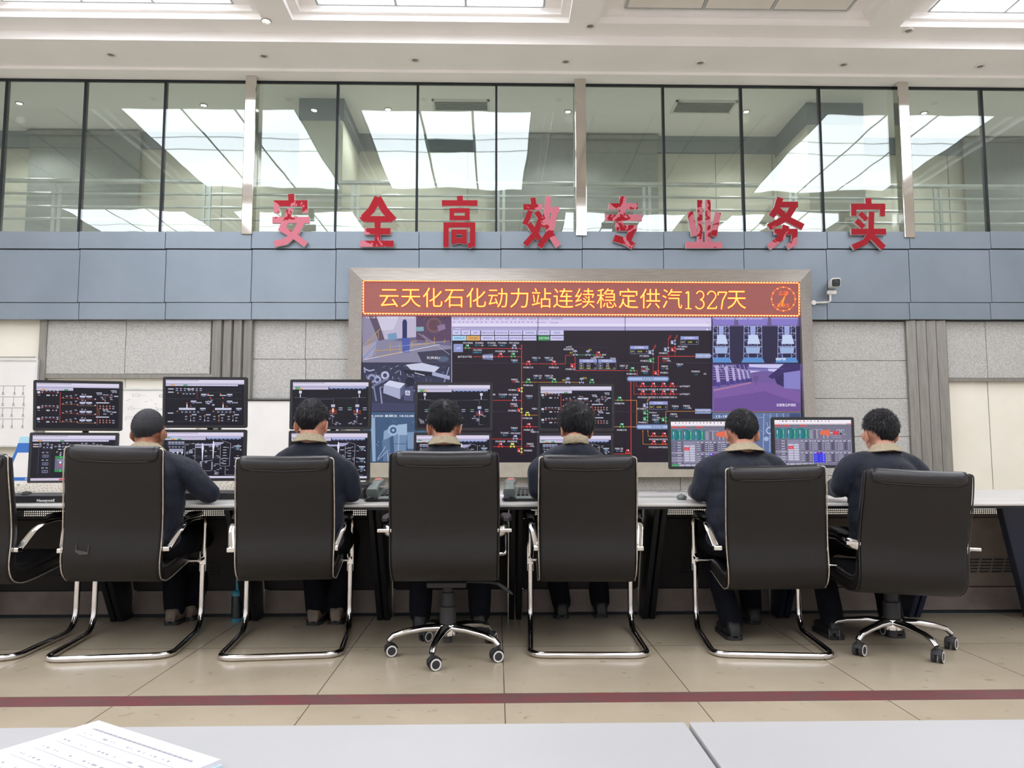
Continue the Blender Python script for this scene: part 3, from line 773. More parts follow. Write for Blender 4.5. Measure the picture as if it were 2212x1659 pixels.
# left part (enlargement of the upper left)
ln(Z4, [(320, 650), (1305, 655)]); arrow(Z4, 1312, 655, 1, 0)
ln(Z4, [(1317, 600), (1317, 2440)], RD, 1.3); ln(Z4, [(1300, 600), (1335, 600)])
a, b = Z4(158, 578), Z4(316, 716); c.rect(a[0], a[1], b[0], b[1], 'a4aee0', 3); c.rect(a[0] + .8, a[1] + .8, b[0], b[1], '8a94c8', 4); lab(Z4, 240, 648, '1#炉', WH, 4.6)
for x, s in ((403, 'MV1040A'), (600, 'FI1040A'), (808, 'PI1040A'), (990, 'TI1040A'), (1192, 'MV1042A')): lab(Z4, x, 560, s)
val(Z4, 590, 600, '101.3', 't/h'); val(Z4, 815, 602, '9.46', 'MPa'); val(Z4, 985, 603, '488.9')
valve(Z4, 390, 645, GR); valve(Z4, 1192, 645, LB)
lab(Z4, 568, 684, 'FIQ1040A'); val(Z4, 560, 722, '668843.9')
ln(Z4, [(500, 792), (1310, 795)]); arrow(Z4, 498, 792, -1, 0); arrow(Z4, 832, 794, -1, 0)
lab(Z4, 350, 795, '抽汽去分汽缸', WH, 4.6)
a, b = Z4(652, 765), Z4(828, 830)
c.poly([(a[0], a[1] - 1), (b[0], a[1] - 3), (b[0], b[1] + 3), (a[0], b[1] + 1)], '6b7196', 3); c.rect(a[0], a[1] + 1, b[0], b[1] - 2, 'b4bada', 4); lab(Z4, 740, 797, '1#汽机', '3a3e60', 4)
valve(Z4, 955, 790, RD, 'MV2002A', -1); valve(Z4, 1172, 790, GR, 'MV2001A', -1)
lab(Z4, 1192, 856, 'TI8001'); val(Z4, 1200, 888, '488.8')
ln(Z4, [(1317, 915), (2065, 918), (2065, 770), (2180, 770)])
valve(Z4, 1432, 922, RD, 'MV8011A'); valve(Z4, 1868, 922, RD, 'MV8012A')
lab(Z4, 1565, 815, 'TI8011A'); val(Z4, 1555, 852, '310.'); lab(Z4, 1785, 815, 'PI8011A'); val(Z4, 1790, 853, '9.5', 'MPa')
lab(Z4, 2125, 628, '1#中压'); lab(Z4, 2118, 668, '减温减压器')
ln(Z4, [(1317, 1228), (2300, 1232)], OR); valve(Z4, 1432, 1226, GR, 'MV8016A'); valve(Z4, 1872, 1222, GR)
lab(Z4, 1595, 1120, 'FI8013A'); val(Z4, 1585, 1158, '56.1', 't/h'); lab(Z4, 1787, 1120, 'PI8013A'); val(Z4, 1790, 1158, '9.4', 'MPa')
lab(Z4, 2045, 1195, '20.5', YE); dome(Z4, 2105, 1235)
lab(Z4, 1195, 1185, 'PI8001'); val(Z4, 1210, 1222, '9.4', 'MPa', 'e0463c')
valve(Z4, 1320, 1360, YE, 'MV8001', horiz=False, wcol=RD, tx=-20)
lab(Z4, 1445, 1465, 'TI8002'); val(Z4, 1450, 1500, '129.7')
lab(Z4, 997, 1440, 'TI1040B'); val(Z4, 992, 1475, '123.8'); lab(Z4, 1178, 1443, 'MV1042B'); lab(Z4, 800, 1440, 'PI1040B')
ln(Z4, [(500, 1538), (1305, 1541)]); arrow(Z4, 1312, 1541, 1, 0); valve(Z4, 1195, 1535, LB)
# lower left and middle
lab(Z6, 205, 380, 'PI8002'); val(Z6, 205, 398, '0.2', 'MPa', 'e0463c')
valve(Z6, 273, 437, YE, 'MV8002', horiz=False, wcol=RD, tx=-20)
ln(Z6, [(275, 478), (420, 478)], OR); valve(Z6, 325, 476, YE, 'MV8016B')
ln(Z6, [(275, 581), (420, 581)]); valve(Z6, 335, 580, RD, 'MV8011B')
lab(Z6, 400, 422, 'FI8013B'); lab(Z6, 388, 627, 'TI8011B')
lab(Z6, 207, 592, 'TI8003'); val(Z6, 207, 612, '119.3'); lab(Z6, 124, 636, 'TI1040C'); val(Z6, 124, 656, '83.6'); lab(Z6, 222, 639, 'MV1042C')
ln(Z6, [(-120, 688), (268, 690)]); arrow(Z6, 272, 690, 1, 0); valve(Z6, 217, 686, LB)
ln(Z6, [(20, 757), (273, 757)]); valve(Z6, 86, 756, RD, 'MV2002B', -1); valve(Z6, 192, 756, YE, 'MV2001B', -1)
lab(Z6, 349, 733, 'PI8003'); val(Z6, 345, 753, '0.11', 'MPa', 'e0463c'); valve(Z6, 273, 790, YE, 'MV8003', horiz=False, wcol=RD, tx=14); ln(Z6, [(262, 822), (282, 822)])
# right part
ln(Z5, [(145, 640), (145, 848), (1018, 850), (1018, 918)]); arrow(Z5, 1018, 924, 0, 1); ln(Z5, [(140, 520), (590, 524), (590, 690)], '4a3a55', .5)
ln(Z5, [(160, 628), (530, 628)], GR); arrow(Z5, 158, 628, -1, 0, GR); dome(Z5, 146, 628); dome(Z5, 326, 630); valve(Z5, 470, 630, RD); lab(Z5, 475, 660, 'MV8015A'); lab(Z5, 555, 628, 'BW')
lab(Z5, 92, 598, '0.7', YE); lab(Z5, 355, 556, '0.6', YE); valve(Z5, 140, 780, RD, None, horiz=False); lab(Z5, 82, 830, 'MV8013A')
def box(Z, x0, y0, x1, y1, title, rows):
    a, b = Z(x0, y0), Z(x1, y1); c.rect(a[0], a[1], b[0], b[1], '8f98cc', 3); h = 7.2
    c.rect(a[0] + .5, a[1] + h, b[0] - .5, b[1] - .5, '1d1728', 4); c.rect(a[0] + (b[0] - a[0]) * .24, a[1] + h, a[0] + (b[0] - a[0]) * .24 + .5, b[1], '8f98cc', 5)
    c.text(title, (a[0] + b[0]) / 2, a[1] + h / 2, 4, WH, 6)
    for k, (l, v, u_, cl) in enumerate(rows):
        y = a[1] + h + (k + .5) * (b[1] - a[1] - h) / len(rows)
        c.text(l, a[0] + 4.6, y, 3.6, cl, 6); c.text(v, (a[0] + b[0]) / 2 + 1, y, 3.6, cl, 6); c.text(u_, b[0] - 4, y, 3.4, cl, 6)
box(Z5, 203, 690, 452, 832, 'TIC8012A', [('PV', '77.1', '℃', WH), ('SP', '94.2', ' ', WH), ('OP', '0.00', '%', YE)]); box(Z5, 470, 690, 720, 832, 'PIC8012A', [('PV', '0.0', ' ', WH), ('SP', '0.0', ' ', WH), ('OP', '-0.00', '%', YE)])
lab(Z5, 405, 678, 'MAN'); lab(Z5, 675, 678, 'MAN')
box(Z5, 918, 502, 1175, 615, 'PCV8033', [('OP', '10.00', '%', YE)]); box(Z5, 1626, 368, 1880, 484, 'PCV8034', [('OP', '0.00', '%', YE)]); box(Z5, 1187, 1282, 1445, 1395, 'PCV8037', [('OP', '10.00', '%', YE)])
ln(Z5, [(1240, 925), (1243, 540), (1275, 485), (1275, 520), (1240, 555)], RD, .7); valve(Z5, 1237, 592, LB, None, horiz=False, wcol=LB); lab(Z5, 1118, 645, 'PCV8033'); valve(Z5, 1242, 708, GR, None, horiz=False); lab(Z5, 1120, 714, 'MV8032')
ln(Z5, [(1315, 920), (1315, 648), (1840, 648)], RD, 1.2); ln(Z5, [(1453, 648), (1453, 400), (1488, 350), (1488, 385), (1453, 420)], RD, .7); ln(Z5, [(1548, 648), (1548, 400), (1582, 345), (1580, 380), (1548, 412)], RD, .7)
valve(Z5, 1453, 553, LB, None, horiz=False, wcol=LB); valve(Z5, 1548, 453, LB, None, horiz=False, wcol=LB); valve(Z5, 1548, 553, RD, None, horiz=False)
lab(Z5, 1655, 513, 'PCV8034'); lab(Z5, 1623, 548, 'MV8034'); lab(Z5, 1382, 605, 'MV8033')
lab(Z5, 1420, 680, 'PI8033'); val(Z5, 1425, 713, '0.01', 'MPa', 'e0463c'); lab(Z5, 1403, 790, 'FI8033'); val(Z5, 1405, 822, '4.3', 't/h'); lab(Z5, 1612, 762, 'TI8033'); val(Z5, 1605, 785, '10.2')
lab(Z5, 1838, 862, 'FDI8033'); val(Z5, 1840, 906, '-1.4'); lab(Z5, 1968, 895, 't/h')
valve(Z5, 1313, 880, RD, None, horiz=False); lab(Z5, 1395, 880, 'MV8031')
lab(Z5, 832, 782, 'FI8031A'); val(Z5, 832, 812, '1.1', 't/h'); valve(Z5, 950, 850, GR, 'MV8014A', tx=-2); lab(Z5, 1120, 797, 'PI8032'); val(Z5, 1125, 830, '0.01', 'MPa', 'e0463c'); lab(Z5, 1120, 858, 'TI8032'); val(Z5, 1132, 888, '94.5')
def header(Z, x0, x1, y, s):
    a, b = Z(x0, y), Z(x1, y); h = 5.8
    for k, col in ((5.8, '4f6088'), (4.6, '7288b4'), (3.2, '93a8d0'), (1.6, 'aebfe2')):
        c.poly([(a[0] + h + k * math.cos(q), a[1] + k * math.sin(q)) for q in [math.pi / 2 + math.pi * i / 10 for i in range(11)]] + [(b[0] - h + k * math.cos(q), b[1] + k * math.sin(q)) for q in [-math.pi / 2 + math.pi * i / 10 for i in range(11)]], col, 3 + (5.8 - k) * .3)
    c.text(s, (a[0] + b[0]) / 2, a[1], 4.6, '2c3a5e', 6)
header(Z5, 870, 1468, 966, '中压分汽缸'); header(Z5, 1000, 1600, 1640, '低压分汽缸')
def tagbox(Z, x0, x1, y, s):
    a, b = Z(x0, y), Z(x1, y); c.poly([(a[0], a[1] - 5.2), (b[0] - 5, a[1] - 5.2), (b[0], a[1]), (b[0] - 5, a[1] + 5.2), (a[0], a[1] + 5.2)], '8f9cc4', 3); c.text(s, (a[0] + b[0]) / 2 - 2, a[1], 4.2, WH, 6)
tagbox(Z5, 1836, 2070, 642, '中压蒸汽管网'); tagbox(Z5, 1830, 2080, 1420, '低压蒸汽管网')
for y, x0, x1, nm in ((1070, 1003, 1600, 'B'), (1180, 972, 1600, 'A')):
    ln(Z5, [(x0, 1012), (x0, y), (x1, y)], RD, .7)
    for x, s in ((1095, 'MV2022'), (1245, 'MV2021'), (1390, 'XV2002'), (1507, 'XV2001')): valve(Z5, x, y - 2, RD, s + nm)
lab(Z5, 1685, 1070, '2#汽机抽汽'); lab(Z5, 1685, 1180, '1#汽机抽汽')
ln(Z5, [(928, 1010), (932, 2140)], RD, 1.4); arrow(Z5, 928, 1006, 0, -1)
ln(Z5, [(705, 1267), (1010, 1268), (1012, 1630)], OR, 1.1); valve(Z5, 770, 1265, GR, 'MV8019A'); ln(Z5, [(695, 1638), (990, 1640)], OR, 1.1); arrow(Z5, 1000, 1640, 1, 0, OR); valve(Z5, 800, 1638, GR, 'MV8019B')
ln(Z5, [(1162, 1600), (1160, 1260), (1195, 1222), (1195, 1245), (1160, 1280)], OR, .7); valve(Z5, 1158, 1340, LB, None, horiz=False, wcol=LB); lab(Z5, 1082, 1387, 'PCV8037'); valve(Z5, 1160, 1440, GR, None, horiz=False); valve(Z5, 1160, 1527, GR, None, horiz=False); lab(Z5, 1090, 1578, 'MV8036'); lab(Z5, 1240, 1437, 'MV8037')
lab(Z5, 1275, 1480, 'PI8037'); val(Z5, 1280, 1514, '1.00', 'MPa'); lab(Z5, 1275, 1543, 'TI8037'); val(Z5, 1287, 1575, '292.0')
ln(Z5, [(1420, 1600), (1420, 1422), (1835, 1422)], OR, 1.1); valve(Z5, 1420, 1537, GR, None, horiz=False)
lab(Z5, 1550, 1350, 'TI8036'); val(Z5, 1555, 1380, '292.7'); lab(Z5, 1712, 1346, 'PI8036'); val(Z5, 1715, 1377, '1.00', 'MPa'); lab(Z5, 1530, 1462, 'FI8036'); val(Z5, 1530, 1493, '11.3', 't/h')
lab(Z5, 278, 955, '20.5', YE); dome(Z5, 45, 1012); dome(Z5, 235, 1018); valve(Z5, 380, 1015, GR)
ln(Z6, [(1345, 610), (1348, 735), (1580, 737)], OR, .8); ln(Z6, [(1390, 610), (1393, 665), (1580, 667)], OR, .8); arrow(Z6, 1345, 610, 0, -1, OR); arrow(Z6, 1390, 610, 0, -1, OR)
for y, nm in ((665, 'B'), (735, 'A')):
    for x, s in ((1442, 'MV2024'), (1533, 'MV2023')): valve(Z6, x, y - 2, RD, s + nm)
lab(Z6, 1135, 775, 'FI8012B'); val(Z6, 1138, 796, '0.9', 't/h'); valve(Z6, 1210, 812, RD); ln(Z6, [(1090, 820), (1245, 820)])
# bezels between the panels
for x in (1162, 1350, 1537): c.rect(x - .6, 682, x + .6, 998, '1a1420', 7)
for y in (784, 889.5): c.rect(976, y - .6, 1537, y + .6, '37323f', 7)
c.build('process_diagram', vw)

# camera views
rr = random.Random(11)
def stamp(c, s, x, y, h, w, col='d8d4e8'): c.text(s, x, y, h, col, 8, w=w, bold=0.01)
def speckle(c, x0, y0, x1, y1, cols, n, lo=1, hi=6, L=3):
    for _ in range(n):
        u, v = rr.uniform(x0, x1), rr.uniform(y0, y1); l = rr.uniform(lo, hi); a = rr.choice((0, 0, 1.57, 0.4, -0.5, 1.2)) + rr.uniform(-.2, .2)
        du, dv = math.cos(a) * l, math.sin(a) * l
        if x0 < u + du < x1 and y0 < v + dv < y1 : c.line([(u, v), (u + du, v + dv)], rr.uniform(.4, 1.3), rr.choice(cols), L)
def view(name, x0, y0, x1, y1, bg):
    c = Canvas(mk(SY)); c.rect(x0, y0, x1, y1, bg, 0); return c
def P(c, pts, col, L=1): c.poly([ZL_(*p) for p in pts], col, L)
def PL(c, pts, w, col, L=3): c.line([ZL_(*p) for p in pts], w, col, L)
c = view('f1', 783, 682, 974, 783.5, '6b6386')
P(c, [(85, 440), (190, 440), (260, 600), (85, 760)], '8d86a2'); P(c, [(130, 440), (190, 440), (262, 640), (215, 650)], '5c4e62', 2)
P(c, [(190, 440), (512, 440), (512, 620), (262, 640)], 'b9b2cc', 1); P(c, [(205, 470), (380, 450), (330, 560), (240, 570)], 'cac4dc', 2)
P(c, [(512, 440), (790, 440), (790, 660), (512, 640)], '59435f', 1); speckle(c, 900, 682, 972, 735, ['7b5a78', '3c2c44', '94708c', '4c3a58'], 60)
c.disc(*ZL_(655, 525), 17, '74545f', 3); c.disc(*ZL_(655, 525), 12, '614451', 4); P(c, [(680, 530), (740, 515), (748, 555), (690, 575)], '8a7396', 5)
P(c, [(85, 660), (262, 640), (790, 690), (790, 820), (85, 820)], '85829c', 2); P(c, [(85, 700), (200, 650), (170, 770), (85, 810)], 'a09ab6', 3)
P(c, [(520, 740), (790, 715), (790, 822), (560, 822)], '3c3a50', 3); P(c, [(285, 595), (355, 585), (362, 640), (290, 645)], '7395b8', 4); P(c, [(512, 540), (572, 538), (574, 572), (515, 575)], '7fa6b4', 4)
P(c, [(403, 500), (412, 480), (430, 480), (440, 500), (440, 640), (403, 640)], '2c2f62', 5); P(c, [(398, 625), (462, 630), (460, 740), (405, 745)], '4a5aa6', 6)
for k in range(7): PL(c, [(90 + k * 20, 700 - k * 22), (92 + k * 20, 775 - k * 24)], 1.0, 'b89a5a', 5)
PL(c, [(88, 695), (225, 555)], 1.2, 'c0a060', 5); PL(c, [(88, 790), (215, 660)], 1.6, '5b8ccc', 5)
for pts in ([(190, 670), (190, 770)], [(180, 730), (390, 715)], [(210, 775), (390, 740)], [(305, 670), (305, 740)], [(380, 670), (385, 740)], [(480, 655), (478, 710)], [(480, 655), (520, 650)], [(595, 640), (590, 690)], [(660, 620), (652, 690)], [(470, 690), (660, 665)], [(740, 640), (735, 670)]): PL(c, pts, 1.3, 'c79a44', 7)
PL(c, [(100, 800), (700, 680)], 1.6, 'c9c6dc', 6); PL(c, [(300, 700), (780, 650)], 1.0, 'a9a6c4', 6); PL(c, [(560, 600), (780, 760)], 1.0, 'a9a6c4', 6); PL(c, [(530, 590), (620, 660)], 1.4, '9a96b4', 6)
c.disc(*ZL_(725, 795), 13, '52627c', 5, ry=6)
stamp(c, '12-18-2020 星期五 18:32:08', 843, 685.8, 4.6, 104); stamp(c, '引风机1', 936, 773, 5.4, 28, 'e8e6f2')
c.build('camera_view', vw)
c = view('f2', 783, 784.5, 974, 889, '34364f'); speckle(c, 785, 786, 973, 845, ['6b6f92', '1c1c30', '8f93b4', '4a4c6c', 'c2c6de'], 130, 2, 11)
P(c, [(430, 840), (560, 825), (700, 860), (660, 900), (470, 880)], 'c4c8e0', 4); P(c, [(410, 880), (640, 905), (640, 930), (420, 910)], '20202f', 5); P(c, [(640, 895), (780, 930), (780, 960), (640, 925)], 'a4a8c8', 5); PL(c, [(500, 905), (580, 925)], 1.4, 'e0e2f2', 6)
P(c, [(255, 1000), (300, 965), (425, 990), (385, 1115), (250, 1065)], 'a6aac8', 5); P(c, [(255, 1000), (300, 965), (425, 990), (385, 1030)], 'ccd0e6', 6); P(c, [(385, 1030), (425, 990), (420, 1060), (385, 1115)], '5a5e80', 6)
P(c, [(412, 1020), (490, 1025), (488, 1130), (415, 1125)], '4c5072', 6); P(c, [(425, 1045), (465, 1047), (463, 1085), (427, 1083)], 'c4c8e0', 7); P(c, [(445, 1052), (458, 1074), (432, 1073)], '3a3e60', 8); P(c, [(445, 1058), (452, 1070), (438, 1070)], 'c4c8e0', 9)
for p, q, k in (((160, 950), 10, '8f93b4'), ((265, 925), 9, 'b4b8d4'), ((205, 960), 8, 'a4a8c8')): c.disc(*ZL_(*p), q, k, 4); c.disc(*ZL_(*p), q * .5, '3c4064', 5)
PL(c, [(170, 1010), (290, 950)], 5, '6e7294', 4); PL(c, [(175, 1010), (195, 1130)], 3, '7e82a4', 5); PL(c, [(225, 1020), (240, 1150)], 3, '8e92b4', 5); PL(c, [(95, 870), (140, 890), (180, 880)], 3, 'a4a8c8', 5); PL(c, [(100, 860), (105, 905)], 3, '8f93b4', 5)
PL(c, [(775, 860), (735, 980)], 2, '9a9ec0', 5); c.disc(*ZL_(465, 975), 10, '1f2034', 5); P(c, [(85, 1140), (500, 1150), (500, 1212), (85, 1212)], '3e405e', 4)
c.build('camera_view', vw)
c = view('f3', 783, 890, 974, 998, '3f587a'); speckle(c, 785, 892, 973, 996, ['5a7698', '2c3f5c', '7c98b8', '4a6488'], 80, 3, 14)
P(c, [(150, 1260), (185, 1260), (190, 1610), (165, 1610)], '8fa8c4', 4); P(c, [(255, 1370), (330, 1330), (360, 1350), (350, 1390), (250, 1450)], '88a0c0', 4); c.disc(*ZL_(330, 1362), 12, '9ab2d0', 5); c.disc(*ZL_(330, 1362), 7, '405878', 6); c.disc(*ZL_(330, 1362), 3, '9ab2d0', 7)
P(c, [(360, 1320), (440, 1310), (440, 1400), (365, 1400)], '9ab2d0', 5); P(c, [(330, 1400), (440, 1400), (430, 1540), (340, 1540)], '6e88aa', 4); P(c, [(440, 1380), (495, 1375), (495, 1510), (445, 1510)], '7890b2', 5); P(c, [(240, 1440), (300, 1420), (310, 1610), (250, 1610)], '5b7394', 4)
PL(c, [(205, 1590), (270, 1490)], 1.2, 'a8bcd6', 6); PL(c, [(205, 1600), (290, 1520)], 1.2, 'a8bcd6', 6); PL(c, [(285, 1540), (290, 1610)], 1.2, 'b4c8e0', 6); PL(c, [(340, 1470), (440, 1470)], 2, '4b6384', 6); PL(c, [(375, 1400), (370, 1540)], 3, '8ca4c4', 6)
stamp(c, '12-18-2020 星期五 18:32:08', 840, 898.5, 4.8, 108, 'e6ecf6'); c.build('camera_view', vw)
def Q(c, pts, col, L=1): c.poly([ZR(*p) for p in pts], col, L)
def QL(c, pts, w, col, L=4): c.line([ZR(*p) for p in pts], w, col, L)
c = view('g1', 1538.5, 682, 1726.5, 784, '6a5a8a'); c.rect(1538.5, 705, 1726.5, 784, '2b2746', 1)
for x0, x1, sh in ((975, 1160, -20), (1180, 1430, 0), (1450, 1674, 20)):
    Q(c, [(x0, 405), (x1, 405), (x1 - 10, 462), (x0 + 10, 462)], '8478c4', 2); Q(c, [(x0, 390), (x1, 390), (x1, 410), (x0, 410)], 'a79fd8', 3)
    m = (x0 + x1) / 2 + sh; x0 = max(x0, 980); hw = min(75, m - x0, 1670 - m)
    for k in range(5):
        y = 470 + k * 55; QL(c, [(m - hw, y), (m + hw, y)], 1.0, 'b4b8e8', 4); QL(c, [(m - hw, y), (m, y + 55), (m + hw, y)], .7, '9498d0', 4)
    for s in (-1, -.5, .5, 1): QL(c, [(m + s * hw * .95, 462), (m + s * hw, 740)], 1.1, 'a4a8de', 4)
    Q(c, [(m - hw * .45, 540), (m + hw * .5, 540), (m + hw * .8, 615), (m - hw * .6, 615)], 'c0d0ee', 5); Q(c, [(m - hw * .3, 470), (m + hw * .3, 470), (m + hw * .25, 540), (m - hw * .25, 540)], '9ca4dc', 5)
    Q(c, [(m - hw * .8, 640), (m + hw * .8, 640), (m + hw * .7, 690), (m - hw * .7, 690)], '9ab0d8', 5); Q(c, [(m - hw, 725), (m + hw, 725), (min(1674, m + hw + 20), 767), (max(978, m - hw - 20), 767)], '5b8ccb', 6)
stamp(c, '12-18-2020 星期五 18:32:08', 1596, 688.5, 4.4, 100, 'c8c4e4'); stamp(c, '锅炉房', 1686, 776, 5.6, 22, 'f0eef8'); c.build('camera_view', vw)
c = view('g2', 1538.5, 785.5, 1730, 889, '6f5a9a'); Q(c, [(975, 780), (1690, 780), (1690, 870), (1400, 830), (975, 900)], 'c6c4ee', 1); Q(c, [(975, 775), (1270, 775), (1300, 920), (975, 960)], '473a78', 2)
for k, x in enumerate((1010, 1085, 1140, 1185, 1220, 1255)):
    w = 7 - k * .8; QL(c, [(x, 790 + k * 8), (x + 20, 965 - k * 12)], w, 'b4a4d8', 4); QL(c, [(x + 14, 925 - k * 6), (x + 20, 965 - k * 12)], w, '4a3f96', 5)
for k in range(6): QL(c, [(980, 800 + k * 20), (1290, 830 + k * 12)], 1.0, 'a89ccc', 3)
for k in range(8): QL(c, [(985 + k * 35, 785), (1020 + k * 32, 840)], .8, 'c0b8e4', 3)
Q(c, [(1260, 800), (1430, 810), (1430, 835), (1265, 832)], '7d74b4', 3); QL(c, [(1260, 815), (1560, 815)], 1.5, '5c5294', 4)
Q(c, [(1560, 775), (1690, 775), (1690, 850), (1460, 900), (1430, 880)], '3a2f66', 4); Q(c, [(1555, 850), (1690, 830), (1690, 985), (1560, 975)], '8580c4', 5); Q(c, [(1480, 890), (1555, 860), (1555, 965), (1500, 940)], '33295c', 5)
Q(c, [(985, 985), (1300, 930), (1480, 930), (1690, 1010), (1690, 1170), (990, 1165)], '7a5aa0', 3); Q(c, [(990, 1060), (1400, 1000), (1690, 1100), (1690, 1170), (990, 1165)], '6b4e94', 4); Q(c, [(985, 985), (1290, 925), (1290, 935), (985, 1000)], 'a878a0', 4)
c.disc(*ZR(1330, 895), 6, '6a4e86', 5); QL(c, [(1330, 900), (1328, 950)], 1.2, '55407a', 5); QL(c, [(1345, 1000), (1320, 1060)], 1.0, '5f4488', 5)
stamp(c, '12-18-2020', 1564, 790.5, 4.2, 44, 'b8b4dc'); stamp(c, '灰库旁立杆球机', 1698, 875, 6.2, 42, 'efeaf8'); c.rect(1540, 889, 1730, 890.3, 'a07840', 6); c.build('camera_view', vw)
c = view('g3', 1538.5, 891, 1730, 998, '5d6f9a'); speckle(c, 1540, 893, 1728, 996, ['7f92ba', '44557e', '9db0d4', '34456c'], 140, 3, 16)
for x in range(6): c.line([(1650 + x * 14, 893), (1648 + x * 14, 990)], 2.2, '8ea0c6', 4)
c.disc(1662, 930, 8, 'a4b4d6', 5); c.disc(1662, 930, 5, '5d6f9a', 6); c.disc(1655, 948, 5, '9db0d4', 5); c.rect(1705, 893, 1728, 905, '3c4c74', 5); c.rect(1645, 975, 1690, 998, '3c62c0', 4)
stamp(c, '12-18-2020', 1572, 899.5, 5.2, 50, 'eef0f8'); c.build('camera_view', vw)

# LED board
led = thing('led_sign', 'red and yellow LED message board with Chinese text at the top of the steel frame', 'LED sign', (Xo, SY - 0.01, 0))
LYY = SY - 0.035
a, b = at(782, 604, LYY), at(1729, 682, LYY)
def lfn(u, v, L):
    q = at(u, v + (u - 1106) * 0.0052, LYY); return Vector((q.x - Xo, LYY - SY + 0.01 - 0.001 * L, q.z))
M_led = mat('led_panel_dark', '7a4a44', '6f423d', 90, 0.5)
nt = M_led.node_tree.nodes['Principled BSDF']; nt.inputs['Emission Color'].default_value = lin('8a3a34'); nt.inputs['Emission Strength'].default_value = 0.55
q0, q1 = lfn(782, 604, 0), lfn(1729, 682, 0)
MB().box(q0.x, q0.y, q1.z, q1.x, q0.y + 0.03, q0.z).build('panel', M_led, led)
c = Canvas(lfn)
for v0, sgn in ((608.5, -1), (678.5, 1)):
    c.rect(785, v0 - 2.2, 1726, v0 + 2.2, 'e8382c', 1, 1.0); c.rect(786, v0 - 1.0, 1725, v0 + .8, 'ffb050', 2, 1.3)
    n = 146
    for k in range(n):
        u = 786 + (1725 - 786) * k / n; w = 939 / n
        c.poly([(u, v0 - sgn * .4), (u + w * .92, v0 - sgn * .4), (u + w * .46, v0 + sgn * 3.0)], 'fff0a0', 3, 1.4)
for u0, sgn in ((785.5, -1), (1725.5, 1)):
    c.rect(u0 - 2.2, 607, u0 + 2.2, 680, 'e8382c', 1, 1.0); c.rect(u0 - .9, 608, u0 + .9, 679, 'ffb050', 2, 1.3)
    for k in range(11):
        v = 609 + 6.3 * k; c.poly([(u0 - sgn * .4, v), (u0 - sgn * .4, v + 5.6), (u0 + sgn * 3.0, v + 2.8)], 'fff0a0', 3, 1.4)
c.build('border', led)
c = Canvas(lfn)
def led_char(s, u, kx):
    vs, fs, x0, x1, y0, y1 = glyphs(s, -0.004)
    for q in range(8):
        dx, dy = 1.25 * math.cos(q * math.pi / 4), 1.25 * math.sin(q * math.pi / 4)
        c.mb.add([c.fn(u + (x - 0.5) * kx + dx, 644.0 - (y - 0.37) * 46.5 + dy, 2 + q * 0.1) for x, y in vs], fs, c.mi('e8402c', 1.0))
    c.mb.add([c.fn(u + (x - 0.5) * kx, 644.0 - (y - 0.37) * 46.5, 4) for x, y in vs], fs, c.mi('ffd766', 1.35))
chs = '云天化石化动力站连续稳定供汽'
for k, s in enumerate(chs):
    u = 840.5 + 47.0 * k
    led_char(s, u, 46.5)
def serif(pts, w, s=1):
    for bo, col, L, e in ((w + 2.4, 'e8402c', 2, 1.0), (w, 'ffd766', 4, 1.35)): c.line(pts, bo, col, L, e)
def arc(cx, cy, rx, ry, a0, a1, n=14): return [(cx + rx * math.cos(R(a0 + (a1 - a0) * k / n)), cy - ry * math.sin(R(a0 + (a1 - a0) * k / n))) for k in range(n + 1)]
serif([(1481, 632), (1487, 628), (1487, 665)], 3.2); serif([(1480, 665), (1494, 665)], 2)
serif(arc(1512, 636, 8, 9, 160, -80) , 2.6); serif(arc(1511, 655, 9.5, 10, 85, -155), 2.8)
serif(arc(1537, 637, 9, 10, 170, -25) + [(1528, 664)], 2.6); serif([(1527, 664), (1547, 664), (1547.5, 659)], 2.8)
serif([(1551, 636), (1551, 629), (1570, 629), (1561, 646), (1558, 666)], 2.8)
led_char('天', 1591, 44)
c.build('lettering', led)
c = Canvas(lfn)
cu, cv = 1692, 643
for k in range(60):
    a = 2 * math.pi * k / 60; rad = 25.5; c.disc(cu + rad * math.cos(a), cv + rad * math.sin(a), 1.35 if k % 5 else 2.0, 'ff6a3a' if k % 5 else 'ffb45a', 3, 1.2, n=8)
c.text('北京', cu - 1, cv - 13, 9, 'ff6a3a', 4, e=1.2, bold=0.01); c.text('星期五', cu, cv + 14, 8.5, 'ff7a3a', 4, e=1.2, bold=0.01)
c.line([(cu + 10, cv - 16), (cu - 12, cv + 17)], 2.2, 'ff8a3a', 5, 1.2); c.line([(cu + 2, cv - 4), (cu - 4, cv + 15)], 3.0, 'ffa040', 5, 1.2); c.line([(cu - 10, cv - 9), (cu + 10, cv - 10)], 1.4, 'ff6a3a', 5, 1.2)
c.build('clock_emblem', led)
